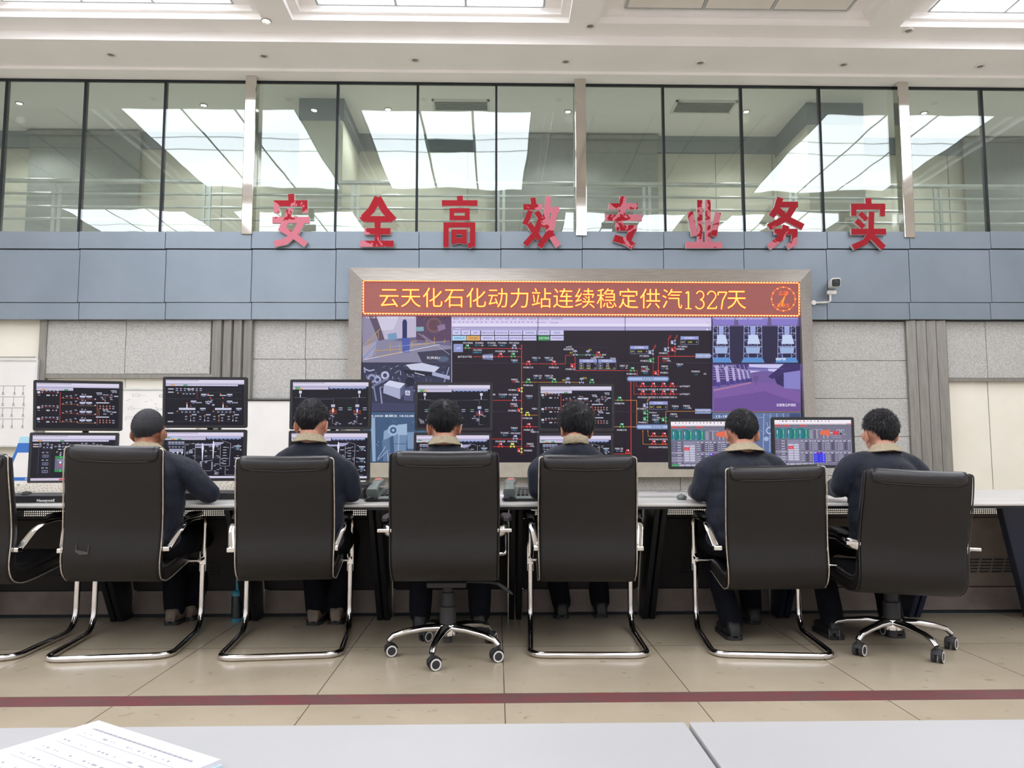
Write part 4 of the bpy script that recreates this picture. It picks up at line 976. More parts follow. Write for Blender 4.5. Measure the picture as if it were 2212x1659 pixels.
# ------------------------------------------------------------------ operator console
DZ = 0.75
DF, DB = onz(1106, 1088.5, DZ).y, 5.75
desk = thing('console_desk', 'long pale grey console worktop on black legs with screens and phones on it', 'desk', (0, 0, 0))
DX0, DX1 = -3.6, 4.2
MB().box(DX0, DF, DZ - 0.018, DX1, DB, DZ).build('worktop', M_top, desk, bevel=0.006)
MB().box(DX0, DF + 0.015, DZ - 0.032, DX1, DB - 0.05, DZ - 0.0185).build('underside', M_blackm, desk)
legpx = [-60, 256, 545, 829, 1113, 1400, 1690, 1972]
LEGX = [xp(p, 4.88, 1330) for p in legpx]
for k, x in enumerate(LEGX):
    m = M_navy if k >= 6 else M_blackm
    mb = MB()
    for s in (-0.022, 0.022):   # twin blades, wide under the top and narrow at the floor
        mb.prism([(x + s - 0.017, 4.42, DZ - 0.033), (x + s - 0.017, 5.3, DZ - 0.033), (x + s - 0.017, 5.2, 0), (x + s - 0.017, 4.86, 0)], (0.034, 0, 0))
    mb.build('leg', m, desk, bevel=0.006)
# slanted end leg at the right
a0 = at(2164, 1097, 4.36); a1 = at(2216, 1325, 4.80)
MB().prism([(a0.x, 4.36, DZ - 0.033), (a0.x + 0.30, 4.36, DZ - 0.033), (a1.x + 0.34, 4.80, 0.0), (a1.x + 0.02, 4.80, 0.0)], (0, 0.06, 0)).build('leg', M_navy, desk, bevel=0.006)

clab = ['at the far left edge', 'behind the first operator', 'behind the second operator', 'behind the chair with the hanging tumbler side', 'behind the middle swivel chair', 'behind the central cantilever chair', 'behind the right pair of operators', 'behind the rightmost swivel chair']
ends = [DX0] + LEGX + [a1.x + 0.25]
ctext = ['at the far left end of the desk', 'behind the leftmost empty chair', 'behind the chair with the torn back', 'beside the teal tumbler', 'behind the left swivel chair', 'behind the middle cantilever chair', 'between the two right hand operators', 'behind the right swivel chair', 'right of the right swivel chair']
for k in range(len(ends) - 1):
    x0, x1 = ends[k] + (0.045 if k else 0), ends[k + 1] - 0.045
    if k == len(ends) - 2: x1 = ends[k + 1] + 0.02
    w = x1 - x0
    t = thing('console_cabinet', '%s perforated console cabinet under the worktop, %s' % ('brown' if k >= 7 else 'black', ctext[k]), 'cabinet', ((x0 + x1) / 2, 4.78, 0), 0, 'console cabinets')
    hw = w / 2
    # perforated strip: real holes
    st = MB(); z0, z1 = 0.628, 0.717; px_ = 0.0125; nr = 3; nc = int((w - 0.10) / px_); u0 = -nc * px_ / 2; v0 = 0.645
    st.box(-hw, 0, z0, u0, 0.002, z1).box(-u0, 0, z0, hw, 0.002, z1).box(u0, 0, z0, -u0, 0.002, v0).box(u0, 0, v0 + nr * px_, -u0, 0.002, z1)
    for r in range(nr + 1): st.box(u0, 0, v0 + r * px_ - 0.0024, -u0, 0.002, v0 + r * px_ + 0.0024)
    for q in range(nc + 1): st.box(u0 + q * px_ - 0.0024, 0.0003, v0, u0 + q * px_ + 0.0024, 0.0017, v0 + nr * px_)
    cm = M_brown if k >= 7 else M_dkcab
    st.build('perforated_strip', cm, t, fix=False)
    fp = MB()
    p = [(-hw, 0.02, 0.621), (hw, 0.02, 0.621), (hw, 0.19, 0.172), (-hw, 0.19, 0.172)]
    fp.prism(p, (0, 0.015, 0))
    fp.build('front_panel', cm, t)
    sl = MB()
    for r in range(5):
        for q in range(5):
            f = 0.60 + r * 0.045; z = 0.621 + (0.172 - 0.621) * f; y = 0.02 + 0.17 * f - 0.004
            xx = -0.20 + q * 0.08 + (0.1 if k == 8 else 0); sl.box(xx, y - 0.003, z - 0.004, xx + 0.062, y + 0.004, z + 0.003)
    if k != 0: sl.build('vent_slots', M_gap, t)
    MB().box(-hw + 0.01, 0.212, 0.12, hw - 0.01, 0.216, 0.22).build('backing', M_gap, t)  # added dark strip, stops wall light leaking in above the kick plate
    MB().box(-hw + 0.01, 0.040, 0.58, hw - 0.01, 0.044, 0.643).build('backing', M_gap, t)  # added dark strip, blocks light at the seam below the perforated strip
    MB().box(-hw, 0.195, 0.022, hw, 0.211, 0.165).build('kick_plate', M_brown, t, bevel=0.003)
    MB().box(-hw, 0.2115, 0.0, hw, 0.235, 0.03).build('plinth', M_gap, t)

# ------------------------------------------------------------------ screen pictures for the monitors
TXT, PALE, DK = 'c8c8dc', 'cfc6e2', '16141f'
def dash(c, r, u, v, n=2, col=TXT):
    for k in range(n): c.rect(u + r.uniform(-.004, .004), v + k * 0.016, u + r.uniform(.022, .032), v + 0.008 + k * 0.016, col if k % 2 == 0 else '8f98b4', 3)
def tri(c, u, v, col='d98f84', s=0.011): c.poly([(u - s, v + s * 1.3), (u, v - s * 1.6), (u + s, v + s * 1.3)], col, 4)
def top_bar(c, r, tabs=0.9, h2=1, org=0.07, grn=0.22, navy=None):
    c.rect(0, 0, 1, 1, DK, 0); c.rect(0, 0, 1, 0.075, 'd9d2e8', 1); c.rect(0, 0.075, 1, 0.10, 'b9b2d2', 1); c.rect(0, 0.044, 1, 0.048, 'bfb6d4', 2)
    for k in range(16): c.rect(0.01 + k * 0.026, 0.012, 0.028 + k * 0.026, 0.026, '7d7690', 3)
    c.rect(0, 0.103, tabs, 0.138 if h2 == 1 else 0.165, 'c9c3de', 1)
    y0 = 0.106 if h2 == 1 else 0.137
    c.rect(org, y0, org + 0.05, y0 + 0.028, 'd9a050', 3); c.rect(grn, y0, grn + 0.05, y0 + 0.028, '4a9a5c', 3)
    n = int(tabs / 0.056)
    for k in range(n):
        c.rect(k * 0.056 + 0.054, 0.104, k * 0.056 + 0.056, 0.165 if h2 == 2 else 0.137, '8a84a4', 3)
        if h2 == 2: c.rect(k * 0.056 + 0.01, 0.115, k * 0.056 + 0.042, 0.123, '8a84a4', 3)
    if h2 == 2: c.rect(0, 0.133, tabs, 0.136, '8a84a4', 3)
    if navy: 
        c.rect(navy, 0.103, 0.97, 0.135, 'a9b4dc', 2); c.rect(navy, 0.137, 0.97, 0.16, '2c3460', 2)
        for k in range(8): c.rect(navy + .02 + k * (0.95 - navy) / 8, 0.144, navy + .045 + k * (0.95 - navy) / 8, 0.152, 'b9c2e4', 3)
    c.rect(0, 0, 1, 0.003, '8a84a4', 2)
def scr_steam(c, r):
    top_bar(c, r, 0.44, 2, 0.06, 0.33)
    for y in (0.21, 0.545, 0.80):
        c.rect(0.01, y - .025, 0.045, y + .025, 'c4c8dc', 3); c.line([(0.045, y), (0.28, y)], 0.004, 'a0463f', 2)
        for k in range(5): dash(c, r, 0.06 + k * 0.045, y - 0.045)
        tri(c, 0.07, y); tri(c, 0.255, y, TXT)
        c.rect(0.12, y + 0.05, 0.16, y + 0.08, 'b4b8cc', 3); tri(c, 0.20, y + 0.06); tri(c, 0.24, y + 0.06, TXT); dash(c, r, 0.02, y + 0.06, 1)
    c.line([(0.285, 0.20), (0.285, 0.88)], 0.005, 'c04a3c', 2)
    for k, y in enumerate((0.33, 0.47, 0.67, 0.86)):
        c.line([(0.285, y), (0.50, y), (0.50, y + 0.03), (0.72, y + 0.03)], 0.004, 'c0503c' if k % 2 == 0 else 'b8843c', 2)
        tri(c, 0.32, y - .01); tri(c, 0.42, y - .01); tri(c, 0.495, y); dash(c, r, 0.35, y - .05); dash(c, r, 0.40, y - .06); dash(c, r, 0.46, y - .08)
        for u in (0.52, 0.60): c.rect(u, y - .055, u + 0.07, y - 0.02, 'c4c8dc', 3); c.rect(u + .003, y - .02, u + .067, y + 0.015, '3a3e58', 3); dash(c, r, u + .02, y - .012, 1)
        tri(c, 0.59, y - .085); dash(c, r, 0.54, y - .10); tri(c, 0.71, y + .015, TXT)
    for y, v in ((0.43, 0.50), (0.75, 0.82)):
        c.rect(0.72, y - .011, 0.88, y + .011, 'c4c8e0', 3)
        for k in range(4):
            for q in range(2): tri(c, 0.77 + k * 0.04, v + q * 0.05); 
        dash(c, r, 0.92, v); dash(c, r, 0.92, v + .05)
    c.line([(0.735, 0.44), (0.735, 0.92)], 0.005, 'c04a3c', 2); c.line([(0.76, 0.74), (0.755, 0.57), (0.72, 0.57)], 0.004, 'b8843c', 2)
    c.line([(0.83, 0.42), (0.83, 0.28), (0.96, 0.28)], 0.004, 'c04a3c', 2); tri(c, 0.83, 0.38)
    for u, v in ((0.72, 0.20), (0.90, 0.15), (0.80, 0.58)): c.rect(u, v, u + 0.07, v + 0.015, 'c4c8dc', 3); dash(c, r, u + .01, v + .03); dash(c, r, u + .045, v + .03)
    for u, v in ((0.96, 0.28), (0.94, 0.64)): c.rect(u - .02, v - .012, u + .03, v + .012, 'b4b8cc', 3)
    for k in range(14): dash(c, r, r.uniform(0.76, 0.92), r.choice((0.24, 0.30, 0.34, 0.62, 0.67)))
def scr_deaer(c, r):
    top_bar(c, r, 0.92, 1, 0.065, 0.225)
    for y in (0.205, 0.275, 0.735, 0.92): c.rect(0.03, y - .012, 0.10, y + .012, 'b4b8cc', 3); c.line([(0.10, y), (0.97, y)], 0.0025, '5a5a70', 2)
    for k in range(7): dash(c, r, 0.13 + k * 0.05, 0.185); dash(c, r, 0.13 + k * 0.05, 0.225); 
    for k in range(4): dash(c, r, 0.21 + k * 0.045, 0.30)
    c.rect(0.27, 0.20, 0.36, 0.215, 'cfd2e4', 4); tri(c, 0.155, 0.29); c.line([(0.40, 0.25), (0.40, 0.41)], 0.003, 'c04a3c', 2); c.line([(0.02, 0.42), (0.97, 0.42)], 0.0025, '5a5a70', 2)
    for u, s in ((0.45, 1), (0.78, 1)):
        c.rect(u, 0.31, u + 0.07, 0.335, 'c4c8dc', 3); c.rect(u, 0.335, u + .07, 0.375, '4a4e68', 3); dash(c, r, u + .02, .345)
    for u in (0.53, 0.69): c.rect(u, 0.335, u + 0.08, 0.352, 'cfd2e4', 4); tri(c, u + .01, 0.31, 'd98f50'); tri(c, u + .04, .395, 'd8604c')
    for b in (0.0, 0.46):
        c.rect(0.17 + b, 0.62, 0.38 + b, 0.665, 'c9cbe0', 3); c.rect(0.17 + b, 0.655, 0.38 + b, 0.67, '8d90aa', 4); c.rect(0.265 + b, 0.54, 0.28 + b, 0.62, 'cfd2e4', 3)
        tri(c, 0.27 + b, 0.51, 'd8604c'); tri(c, 0.15 + b, 0.69, 'd98f70'); tri(c, 0.32 + b, 0.58, 'b46050')
        for u, v in ((0.32, 0.46), (0.44, 0.62)): c.rect(u + b, v, u + .07 + b, v + .025, 'c4c8dc', 3); c.rect(u + b, v + .025, u + .07 + b, v + .06, '4a4e68', 3); dash(c, r, u + .02 + b, v + .035)
        for k in range(5): dash(c, r, 0.20 + k * .05 + b, 0.70)
        for k in range(3): tri(c, 0.40 + k * .025 + b, .50, TXT)
    for k in range(4):
        u = 0.32 + k * 0.18; c.rect(u + .015, 0.76, u + 0.075, 0.78, 'c4c8dc', 3); tri(c, u, 0.79, 'd98f84' if k != 2 else 'd8c060'); c.line([(u, .80), (u, .93)], .003, 'a4a4b8', 2); tri(c, u, .89, 'd98050' if k == 2 else TXT)
        for q in range(4): dash(c, r, u - .07 + (q % 2) * .1, 0.80 + q * .03)
    for k in range(12): dash(c, r, r.uniform(.5, .6), r.uniform(.44, .56))
def scr_boiler(c, r):
    top_bar(c, r, 0.47, 2, 0.08, 0.03, 0.48); c.rect(0.03, .106, 0.10, .13, '4a9a5c', 4)
    for u in (0.10, 0.88): c.rect(u - .018, .19, u + .018, .245, 'cfd2e4', 3); c.poly([(u - .018, .245), (u + .018, .245), (u, .285)], '9fa2bc', 3); c.rect(u - .006, .285, u + .006, .34, 'cfd2e4', 3)
    c.line([(0.02, .345), (0.18, .345)], .003, 'a4a4b8', 2); c.line([(0.78, .345), (0.97, .345)], .003, 'a4a4b8', 2)
    c.line([(.10, .36), (.85, .36), (.85, .47)], .003, '7a7a90', 2); c.line([(.16, .385), (.54, .385), (.54, .47)], .003, '7a7a90', 2)
    for b in (-0.44, -0.15, 0.16, 0.48):
        u = .37 + b + (.0 if b > -.2 else 0.06)
        if u < .02: continue
        c.rect(u - .02, .50, u + .03, .56, 'b4b8cc', 3); c.rect(u - .012, .58, u + .022, .66, '3a4a9a' if b > .3 else 'd0704a', 3); c.rect(u - .002, .60, u + .012, .68, 'e0e2f0', 4)
        for k in range(3): c.rect(u - .045, .63 + k * .035, u + .055, .64 + k * .035, 'c4583c', 3)
        for q in (-.12, .08): c.rect(u + q, .57, u + q + .05, .585, '5ab07a' if q < 0 else 'b4b8cc', 3); c.rect(u + q, .61, u + q + .05, .63, '8f92ac', 3)
        c.line([(u, .68), (u, .93), (u + .06, .93)], .003, 'a4a4b8', 2)
        for k in range(9): dash(c, r, u + r.uniform(-.12, .10), r.uniform(.68, .94))
    for k in range(6): c.line([(.02 + k * .012, .78 + k * .01), (.045 + k * .01, .90)], .003, TXT, 3)
def scr_flue(c, r):
    top_bar(c, r, 0.52, 2, 0.08, 0.16, 0.53); c.rect(.02, .106, .07, .13, '4a9a5c', 4); c.rect(.09, .106, .15, .13, '9fd0ea', 4)
    c.rect(.04, .20, .25, .28, '4a4e68', 2)
    for k in range(5):
        c.rect(.045 + k * .042, .205, .082 + k * .042, .222, 'b4b8cc', 3); dash(c, r, .05 + k * .042, .24); dash(c, r, .05 + k * .042, .31)
    c.rect(.06, .36, .24, .43, '9a9cb8', 3)
    for k in range(3): c.poly([(.10 + k * .055, .43), (.13 + k * .055, .43), (.115 + k * .055, .49)], 'd8daea', 4)
    c.line([(.26, .25), (.39, .25), (.39, .62), (.36, .72)], .004, 'b4b4c8', 2); c.line([(.26, .25), (.26, .60)], .004, 'b4b4c8', 2)
    c.rect(.31, .40, .36, .46, '8f92ac', 3); c.rect(.32, .38, .35, .39, 'd8daea', 3)
    c.poly([(.39, .25), (.62, .25), (.62, .215), (.75, .215), (.75, .235), (.68, .29), (.39, .29)], 'a4a2c4', 3); c.rect(.39, .31, .50, .34, 'a4a2c4', 3)
    for u, v in ((.485, .26), (.62, .21)): c.poly([(u - .005, v - .02), (u + .005, v - .02), (u + .016, v + .10), (u + .01, v + .14), (u + .004, v + .36), (u - .004, v + .36), (u - .01, v + .14), (u - .016, v + .10)], 'dcdcf0', 4)
    c.line([(.38, .73), (.46, .69), (.46, .64), (.58, .62), (.62, .60)], .006, 'c4c4d8', 3)
    for u in (.475, .61): c.rect(u - .008, .64, u + .008, .82, '8f92ac', 3)
    c.line([(.475, .84), (.61, .84)], .006, 'b4b4c8', 3); c.line([(.71, .24), (.71, .74), (.83, .74), (.84, .24), (.72, .18)], .004, 'b4b4c8', 2); c.line([(.78, .74), (.78, .93), (.95, .93)], .004, 'b4b4c8', 2)
    c.line([(.39, .52), (.70, .52)], .003, '8a8aa0', 2); c.line([(.39, .56), (.70, .56)], .003, '8a8aa0', 2)
    for k in range(7): c.rect(.745, .32 + k * .06, .79, .332 + k * .06, 'c4c8dc', 3)
    for v in (.29, .55, .73): c.rect(.89, v, .975, v + .02, 'c4c8dc', 3); c.rect(.895, v + .02, .97, v + .10, '353a52', 3); c.rect(.91, v + .035, .955, v + .055, '6a9aa4', 4); dash(c, r, .92, v + .07); tri(c, .97, v + .09, TXT)
    for k in range(64): dash(c, r, r.choice((.27, .36, .41, .46, .52, .57, .64, .67, .72, .80, .86, .92)) + r.uniform(-.01, .01), .24 + .03 * r.randrange(23), 1 if k % 3 else 2)
    c.rect(0, .955, 1, 1, 'd2cbe4', 5)
def scr_elec(c, r):
    top_bar(c, r, 0.92, 1, 0.065, 0.33)
    for v in (.20, .25): c.rect(.01, v - .012, .075, v + .012, 'c8b4c0', 3)
    c.line([(.08, .27), (.08, .85)], .003, '5a5a70', 2); c.line([(.22, .25), (.22, .85)], .003, '4a4a60', 2); c.rect(.12, .235, .235, .31, '2a2a3c', 2); c.rect(.232, .24, .24, .30, 'd8daea', 4)
    for k in range(3): c.disc(.14 + k * .04, .27, .007, TXT, 3, ry=.011)
    for k in range(3):
        v = .46 + k * .17; c.rect(.13, v - .03, .20, v + .03, '8f92ac', 3); c.rect(.135, v - .022, .163, v + .022, '3a3e58', 4); c.rect(.167, v - .022, .195, v + .022, '3a3e58', 4); dash(c, r, .12, v - .09); dash(c, r, .17, v - .09)
    c.rect(.28, .46, .60, .81, '6b6886', 2); c.rect(.28, .46, .60, .515, '2f8a4a', 3); c.rect(.28, .76, .60, .81, '2f8a4a', 3); c.rect(.345, .46, .352, .515, '7ae08a', 4); c.rect(.345, .76, .352, .81, '7ae08a', 4)
    c.disc(.345, .60, .016, 'd8daea', 4, ry=.026); c.disc(.345, .67, .016, 'd0485a', 4, ry=.026); c.rect(.31, .545, .375, .555, TXT, 4)
    for k in range(4): c.rect(.38, .58 + k * .035, .42, .588 + k * .035, TXT, 4)
    for k in range(30): dash(c, r, .08 + .046 * r.randrange(17), r.choice((.17, .20, .24)))
    for k in range(7): tri(c, .33 + k * .07, .245, TXT if k != 4 else 'd98f84'); c.line([(.30 + k * .07, .245), (.33 + k * .07, .245)], .003, '8a8aa0', 2)
    for k in range(3): c.rect(.31 + k * .06, .30, .35 + k * .06, .32, 'c4c8dc', 3)
    tri(c, .30, .365, 'd8d060'); tri(c, .345, .38, TXT); dash(c, r, .33, .41); tri(c, .34, .44, TXT)
    for k in range(30): dash(c, r, r.uniform(.62, .94), r.uniform(.32, .9))
    c.rect(0, .945, 1, 1, 'cbbfd6', 5); c.rect(.34, .955, .5, .995, 'd8545c', 6)
def scr_turbine(c, r):
    c.rect(0, 0, 1, 1, '76738a', 0); c.rect(0, 0, 1, .075, 'efe9f2', 1)
    for k in range(15): c.rect(.06 + k * .046 + r.uniform(-.006, .006), .015, .072 + k * .046, .04, '4a4660' if k % 3 else 'c86a6a', 2)
    c.rect(0, .075, 1, .10, 'd6ccd8', 2); c.rect(.94, .078, 1, .096, 'd86a6a', 3)
    for k in range(9): c.rect(.01 + k * .108, .105, .092 + k * .108, .14, 'd8564c' if k in (0, 1, 3) else '6a7078', 2); c.rect(.025 + k * .108, .118, .07 + k * .108, .126, '9a5a54' if k in (0, 1, 3) else '8a8f96', 3)
    for k in range(3):
        u = .008 + k * .148; c.rect(u, .18, u + .138, .42, '1f7078', 2); c.rect(u + .062, .19, u + .064, .41, '2f8a90', 3)
        for q, col in ((.02, 'd8e2ea'), (.10, '8ae0a0')): c.rect(u + q, .22, u + q + .009, .385, col, 4); c.rect(u + q, .30, u + q + .009, .385, '5aa0d0' if q < .05 else '4ad070', 5)
        for q in range(6): c.rect(u + .035, .23 + q * .026, u + .055, .234 + q * .026, '6ab4b8', 3); c.rect(u + .115, .23 + q * .026, u + .13, .234 + q * .026, '6ab4b8', 3)
        for q in range(3): c.rect(u + .08 + q * .017, .19, u + .086 + q * .017, .205, TXT, 4)
        c.rect(u + .01, .395, u + .04, .403, TXT, 4); c.rect(u + .085, .395, u + .12, .403, TXT, 4)
    for k in range(7): c.rect(.455, .23 + k * .028, .495, .238 + k * .028, 'c8c8d8', 3); c.rect(.51, .228 + k * .028, .535, .24 + k * .028, '4a4860', 3); c.rect(.54, .23 + k * .028, .56, .238 + k * .028, 'e2e2ee', 3)
    c.poly([(.59, .25), (.72, .205), (.72, .36), (.59, .32)], 'e06a4c', 3); c.rect(.755, .245, .83, .33, 'd8404c', 3); c.rect(.72, .28, .755, .295, 'e2e2ee', 3); c.rect(.85, .28, .87, .33, '2a2838', 3)
    c.line([(.50, .21), (.62, .21), (.62, .24)], .004, 'e2e2ee', 2); c.line([(.81, .25), (.81, .215), (.85, .215), (.85, .30), (.87, .30), (.87, .215), (.90, .215), (.90, .32), (.93, .32)], .005, 'd8d8e8', 2)
    c.rect(.897, .25, .905, .30, '3aa45c', 4)
    for u in (.635, .685): c.rect(u, .34, u + .005, .41, 'e2e2ee', 3)
    for k in range(3): c.rect(.73 + k * .05, .345, .765 + k * .05, .352, TXT, 3); c.rect(.75 + k * .04, .385, .78 + k * .04, .392, TXT, 3)
    for k in range(9):
        v = .445 + k * .058; c.rect(.005, v, .155, v + .045, '5d5a72' if k not in (4, 6, 7) else '8d8aa2', 2); c.rect(.08, v + .01, .13, v + .032, 'b4b2c8', 3); c.rect(.02, v + .012, .06, v + .026, '8a88a0', 3)
    c.rect(.162, .44, .315, .92, '8a87a0', 2)
    for k in range(7):
        for q in range(2): c.rect(.17 + q * .074, .53 + k * .053, .235 + q * .074, .57 + k * .053, 'd8505c' if (q == 0 and k in (1,)) else 'c4c2d6', 3)
    c.rect(.17, .575, .235, .645, 'd8404c', 4); c.rect(.18, .61, .22, .618, 'e8b4b8', 5)
    for a in range(2):
        for b in range(4):
            u, v = .325 + b * .167, .44 + a * .26
            bl = (a == 1 and b == 1); c.rect(u, v, u + .163, v + .245, 'a8a6bc', 2); c.rect(u + .004, v + .005, u + .159, v + .24, '2a2ad8' if bl else '64617a', 3)
            for q in (0.01, .06, .12): c.rect(u + q, v + .015, u + q + .035, v + .04, 'd8404c' if (bl and q == .06) else 'bab8cc', 4)
            for k in range(4): c.rect(u + .01, v + .07 + k * .042, u + .06, v + .082 + k * .042, '8a88d8' if bl else 'd0cee0', 4); c.rect(u + .08, v + .066 + k * .042, u + .105, v + .088 + k * .042, '3a3850' if not bl else '5a5ae8', 4); c.rect(u + .12, v + .07 + k * .042, u + .145, v + .08 + k * .042, 'd0cee0', 4)
    c.rect(.01, .955, .09, .995, '3fae5c', 4)
    for k in range(5): c.rect(.10 + k * .082, .957, .17 + k * .082, .993, 'b8b6ca', 4)

MW, MH = 0.553, 0.342
def monitor(name, label, x, y, zc, draw, yaw=0, tilt=0, seed=1, group='operator monitors', stand=False):
    t = thing(name, label, 'monitor', (x, y, zc - MH / 2), 0, group)
    t.rotation_euler = (R(tilt), 0, R(yaw))
    h = MH
    body = MB(); o = rrect(MW / 2, h / 2, 0.012); i_ = rrect(MW / 2 - 0.05, h / 2 - 0.05, 0.02)
    body.loft([[Vector((a, 0.0, b + h / 2)) for a, b in o], [Vector((a, 0.022, b + h / 2)) for a, b in o], [Vector((a, 0.05, b + h / 2)) for a, b in i_]])
    body.build('housing', M_black, t)
    bz = MB(); w = 0.019
    inn = rrect(MW / 2 - w, h / 2 - w, 0.002)
    n = len(o)
    vs = [Vector((a, -0.003, b + h / 2)) for a, b in o] + [Vector((a, -0.003, b + h / 2)) for a, b in inn] + [Vector((a, 0.001, b + h / 2)) for a, b in o] + [Vector((a, 0.001, b + h / 2)) for a, b in inn]
    fs = []
    for k in range(n):
        j = (k + 1) % n; fs += [(k, j, n + j, n + k), (2 * n + j, 2 * n + k, k, j)[::-1], (n + k, n + j, 3 * n + j, 3 * n + k)]
    bz.add(vs, fs); bz.build('bezel', M_black, t)
    sw, sh = MW - 2 * w, h - 2 * w
    c = Canvas(lambda u, v, L: Vector(((u - .5) * sw, -0.0008 - 0.00025 * L, h / 2 + (.5 - v) * sh)))
    draw(c, random.Random(seed)); c.build('screen', t)
    if stand:
        zb = zc - MH / 2 - DZ
        MB().tube([(0, 0.07, -zb + 0.012), (0, 0.075, h * 0.45)], 0.035, 0.014).build('stand_neck', M_black, t)
        MB().lathe([(0.001, 0), (0.12, 0), (0.115, 0.012), (0.001, 0.016)], c=(0, 0.06, -zb), n=28).build('stand_base', M_black, t, smooth=True)
        MB().box(-0.05, 0.045, h * .38, 0.05, 0.075, h * .55).build('mounting_plate', M_black, t)
    return t
mons = [  # px centre, Y, upper (py0,py1), lower, yaw, draws, tilts
    (168, 5.30, (823, 931), (931, 1043), 10, scr_steam, scr_elec, 6, 'leftmost pair'),
    (442, 5.20, (815, 925), (927, 1036), 2, scr_deaer, scr_flue, 4, 'second pair from the left'),
    (713, 5.28, (820, 928), (928, 1038), 0, scr_boiler, scr_flue, 1, 'third pair'),
    (980, 5.48, (825, 931), (933, 1038), 0, scr_boiler, scr_flue, 1, 'fourth pair'),
    (1245, 5.56, (828, 932), (934, 1038), 0, scr_steam, scr_flue, 1, 'fifth pair')]
wh1 = ['red and white steam lines', 'two long white tanks', 'two boilers side by side', 'two boilers behind a ruffled head', 'red steam lines behind a bowed head']
wh2 = ['a green and grey block', 'white chimneys', 'chimneys, partly behind a sleeve', 'dark diagram mostly hidden by the swivel chair', 'dark diagram mostly hidden by the central chair']
for k, (px, Y, up, lo, yaw, d1, d2, tl, wn) in enumerate(mons):
    x = xp(px, Y, 930)
    for (a, b), dr, nm, tt, dx in ((up, d1, 'upper monitor showing %s, %s' % (wh1[k], wn), tl, 0), (lo, d2, 'lower monitor showing %s, %s' % (wh2[k], wn), 0, 0)):
        zc = (zp(a, Y) + zp(b, Y)) / 2
        if nm[0] == 'l': zc -= 0.004
        xx = x if nm[0] == 'u' else xp(px - (9 if k == 0 else 2), Y, 985)
        mo = monitor('monitor', nm, xx, Y, zc, dr, yaw, tt if nm[0] == 'u' else 0, seed=k * 2 + (nm[0] == 'u'))
    t = thing('monitor_stand', 'black twin monitor pole stand behind the %s' % wn, 'monitor stand', (x, Y + 0.10, DZ), R(yaw), 'twin monitor stands')
    hz = zp(up[0], Y) - DZ - 0.12
    MB().cyl((0, 0, 0.015), (0, 0, hz), 0.02).build('pole', M_blackm, t, smooth=True)
    MB().lathe([(0.001, 0), (0.13, 0), (0.125, 0.012), (0.001, 0.016)], n=28).build('base', M_blackm, t, smooth=True)
    for z in (zp((up[0] + up[1]) / 2, Y) - DZ, zp((lo[0] + lo[1]) / 2, Y) - DZ): MB().box(-0.05, -0.05, z - 0.05, 0.05, -0.0, z + 0.05).build('bracket', M_blackm, t, bevel=0.004)
monitor('monitor', 'wide monitor with grey turbine panel, left of the two, half hidden by a head', xp(1532, 5.22, 960), 5.22, (zp(906, 5.22) + zp(1013, 5.22)) / 2, scr_turbine, -3, 0, 21, 'turbine monitors', True)
monitor('monitor', 'wide monitor with grey turbine panel and blue square, rightmost on the desk', xp(1757, 5.15, 957), 5.15, (zp(902, 5.15) + zp(1011, 5.15)) / 2, scr_turbine, -2, 0, 22, 'turbine monitors', True)

# ------------------------------------------------------------------ desk things
def keyboard(label, x, y, w, rz, writing):
    t = thing('operator_keyboard', label, 'keyboard', (x, y, DZ), R(rz), 'operator keyboards')
    d, h0, h1 = 0.30, 0.052, 0.102
    MB().prism([(-w / 2, -d / 2, 0), (-w / 2, d / 2, 0), (-w / 2, d / 2, h1), (-w / 2, -d / 2 + 0.03, h0 + 0.003), (-w / 2, -d / 2, h0 - 0.006)], (w, 0, 0)).build('case', M_black, t, bevel=0.004)
    MB().box(-w / 2 - 0.002, -d / 2 - 0.003, 0.0, w / 2 + 0.002, -d / 2 - 0.0005, 0.006).build('trim_strip', M_rail, t)
    ks = MB()
    sl = (h1 - h0) / (d - 0.03)
    for r in range(6):
        n = 20 if r in (1, 2) else 12
        for q in range(n):
            y0 = -d / 2 + 0.05 + r * 0.038; x0 = -w / 2 + 0.02 + q * (w - 0.04) / n; x1 = x0 + (w - 0.04) / n - 0.003
            if r == 0 and 3 <= q <= 7 and q != 3: continue
            z = h0 + (y0 + d / 2 - 0.03) * sl
            ks.box(x0, y0, z, x1, y0 + 0.033, z + 0.010 + 0.004)
    ks.box(-w / 2 + 0.02 + 4 * (w - .04) / 12, -d / 2 + .05, h0 + .003, -w / 2 + .02 + 8 * (w - .04) / 12, -d / 2 + .083, h0 + .014)
    ks.build('keys', M_key, t)
    if writing:
        c = Canvas(lambda u, v, L: Vector((u, -d / 2 - 0.0008 * L, v)))
        g = glyphs('Honeywell', 0.02); k = 0.016 / 0.75
        c.mb.add([Vector((-0.04 + vx * k, -d / 2 - 0.0012, 0.012 + vy * k)) for vx, vy in g[0]], g[1], c.mi(M_white)); c.build('lettering', t)
    MB().lathe([(0.001, 0.0), (0.026, 0.0), (0.022, 0.012), (0.001, 0.018)], c=(-w / 2 + 0.14, -d / 2 + 0.035, h0), n=20).build('trackball', M_black, t, smooth=True)
    return t
kx_ = xp(128, 4.50, 1065)
keyboard('black operator keyboard with ivory keys and white maker lettering, at the far left', kx_, 4.42 + 0.06, 0.50, 6, True)
keyboard('black operator keyboard with ivory keys beside the first seated man right arm', xp(470, 4.65, 1060) + 0.02, 4.72, 0.46, 8, False)
keyboard('black operator keyboard half hidden by the second seated man right sleeve', xp(735, 4.75, 1060) - 0.08, 4.80, 0.46, 0, False)
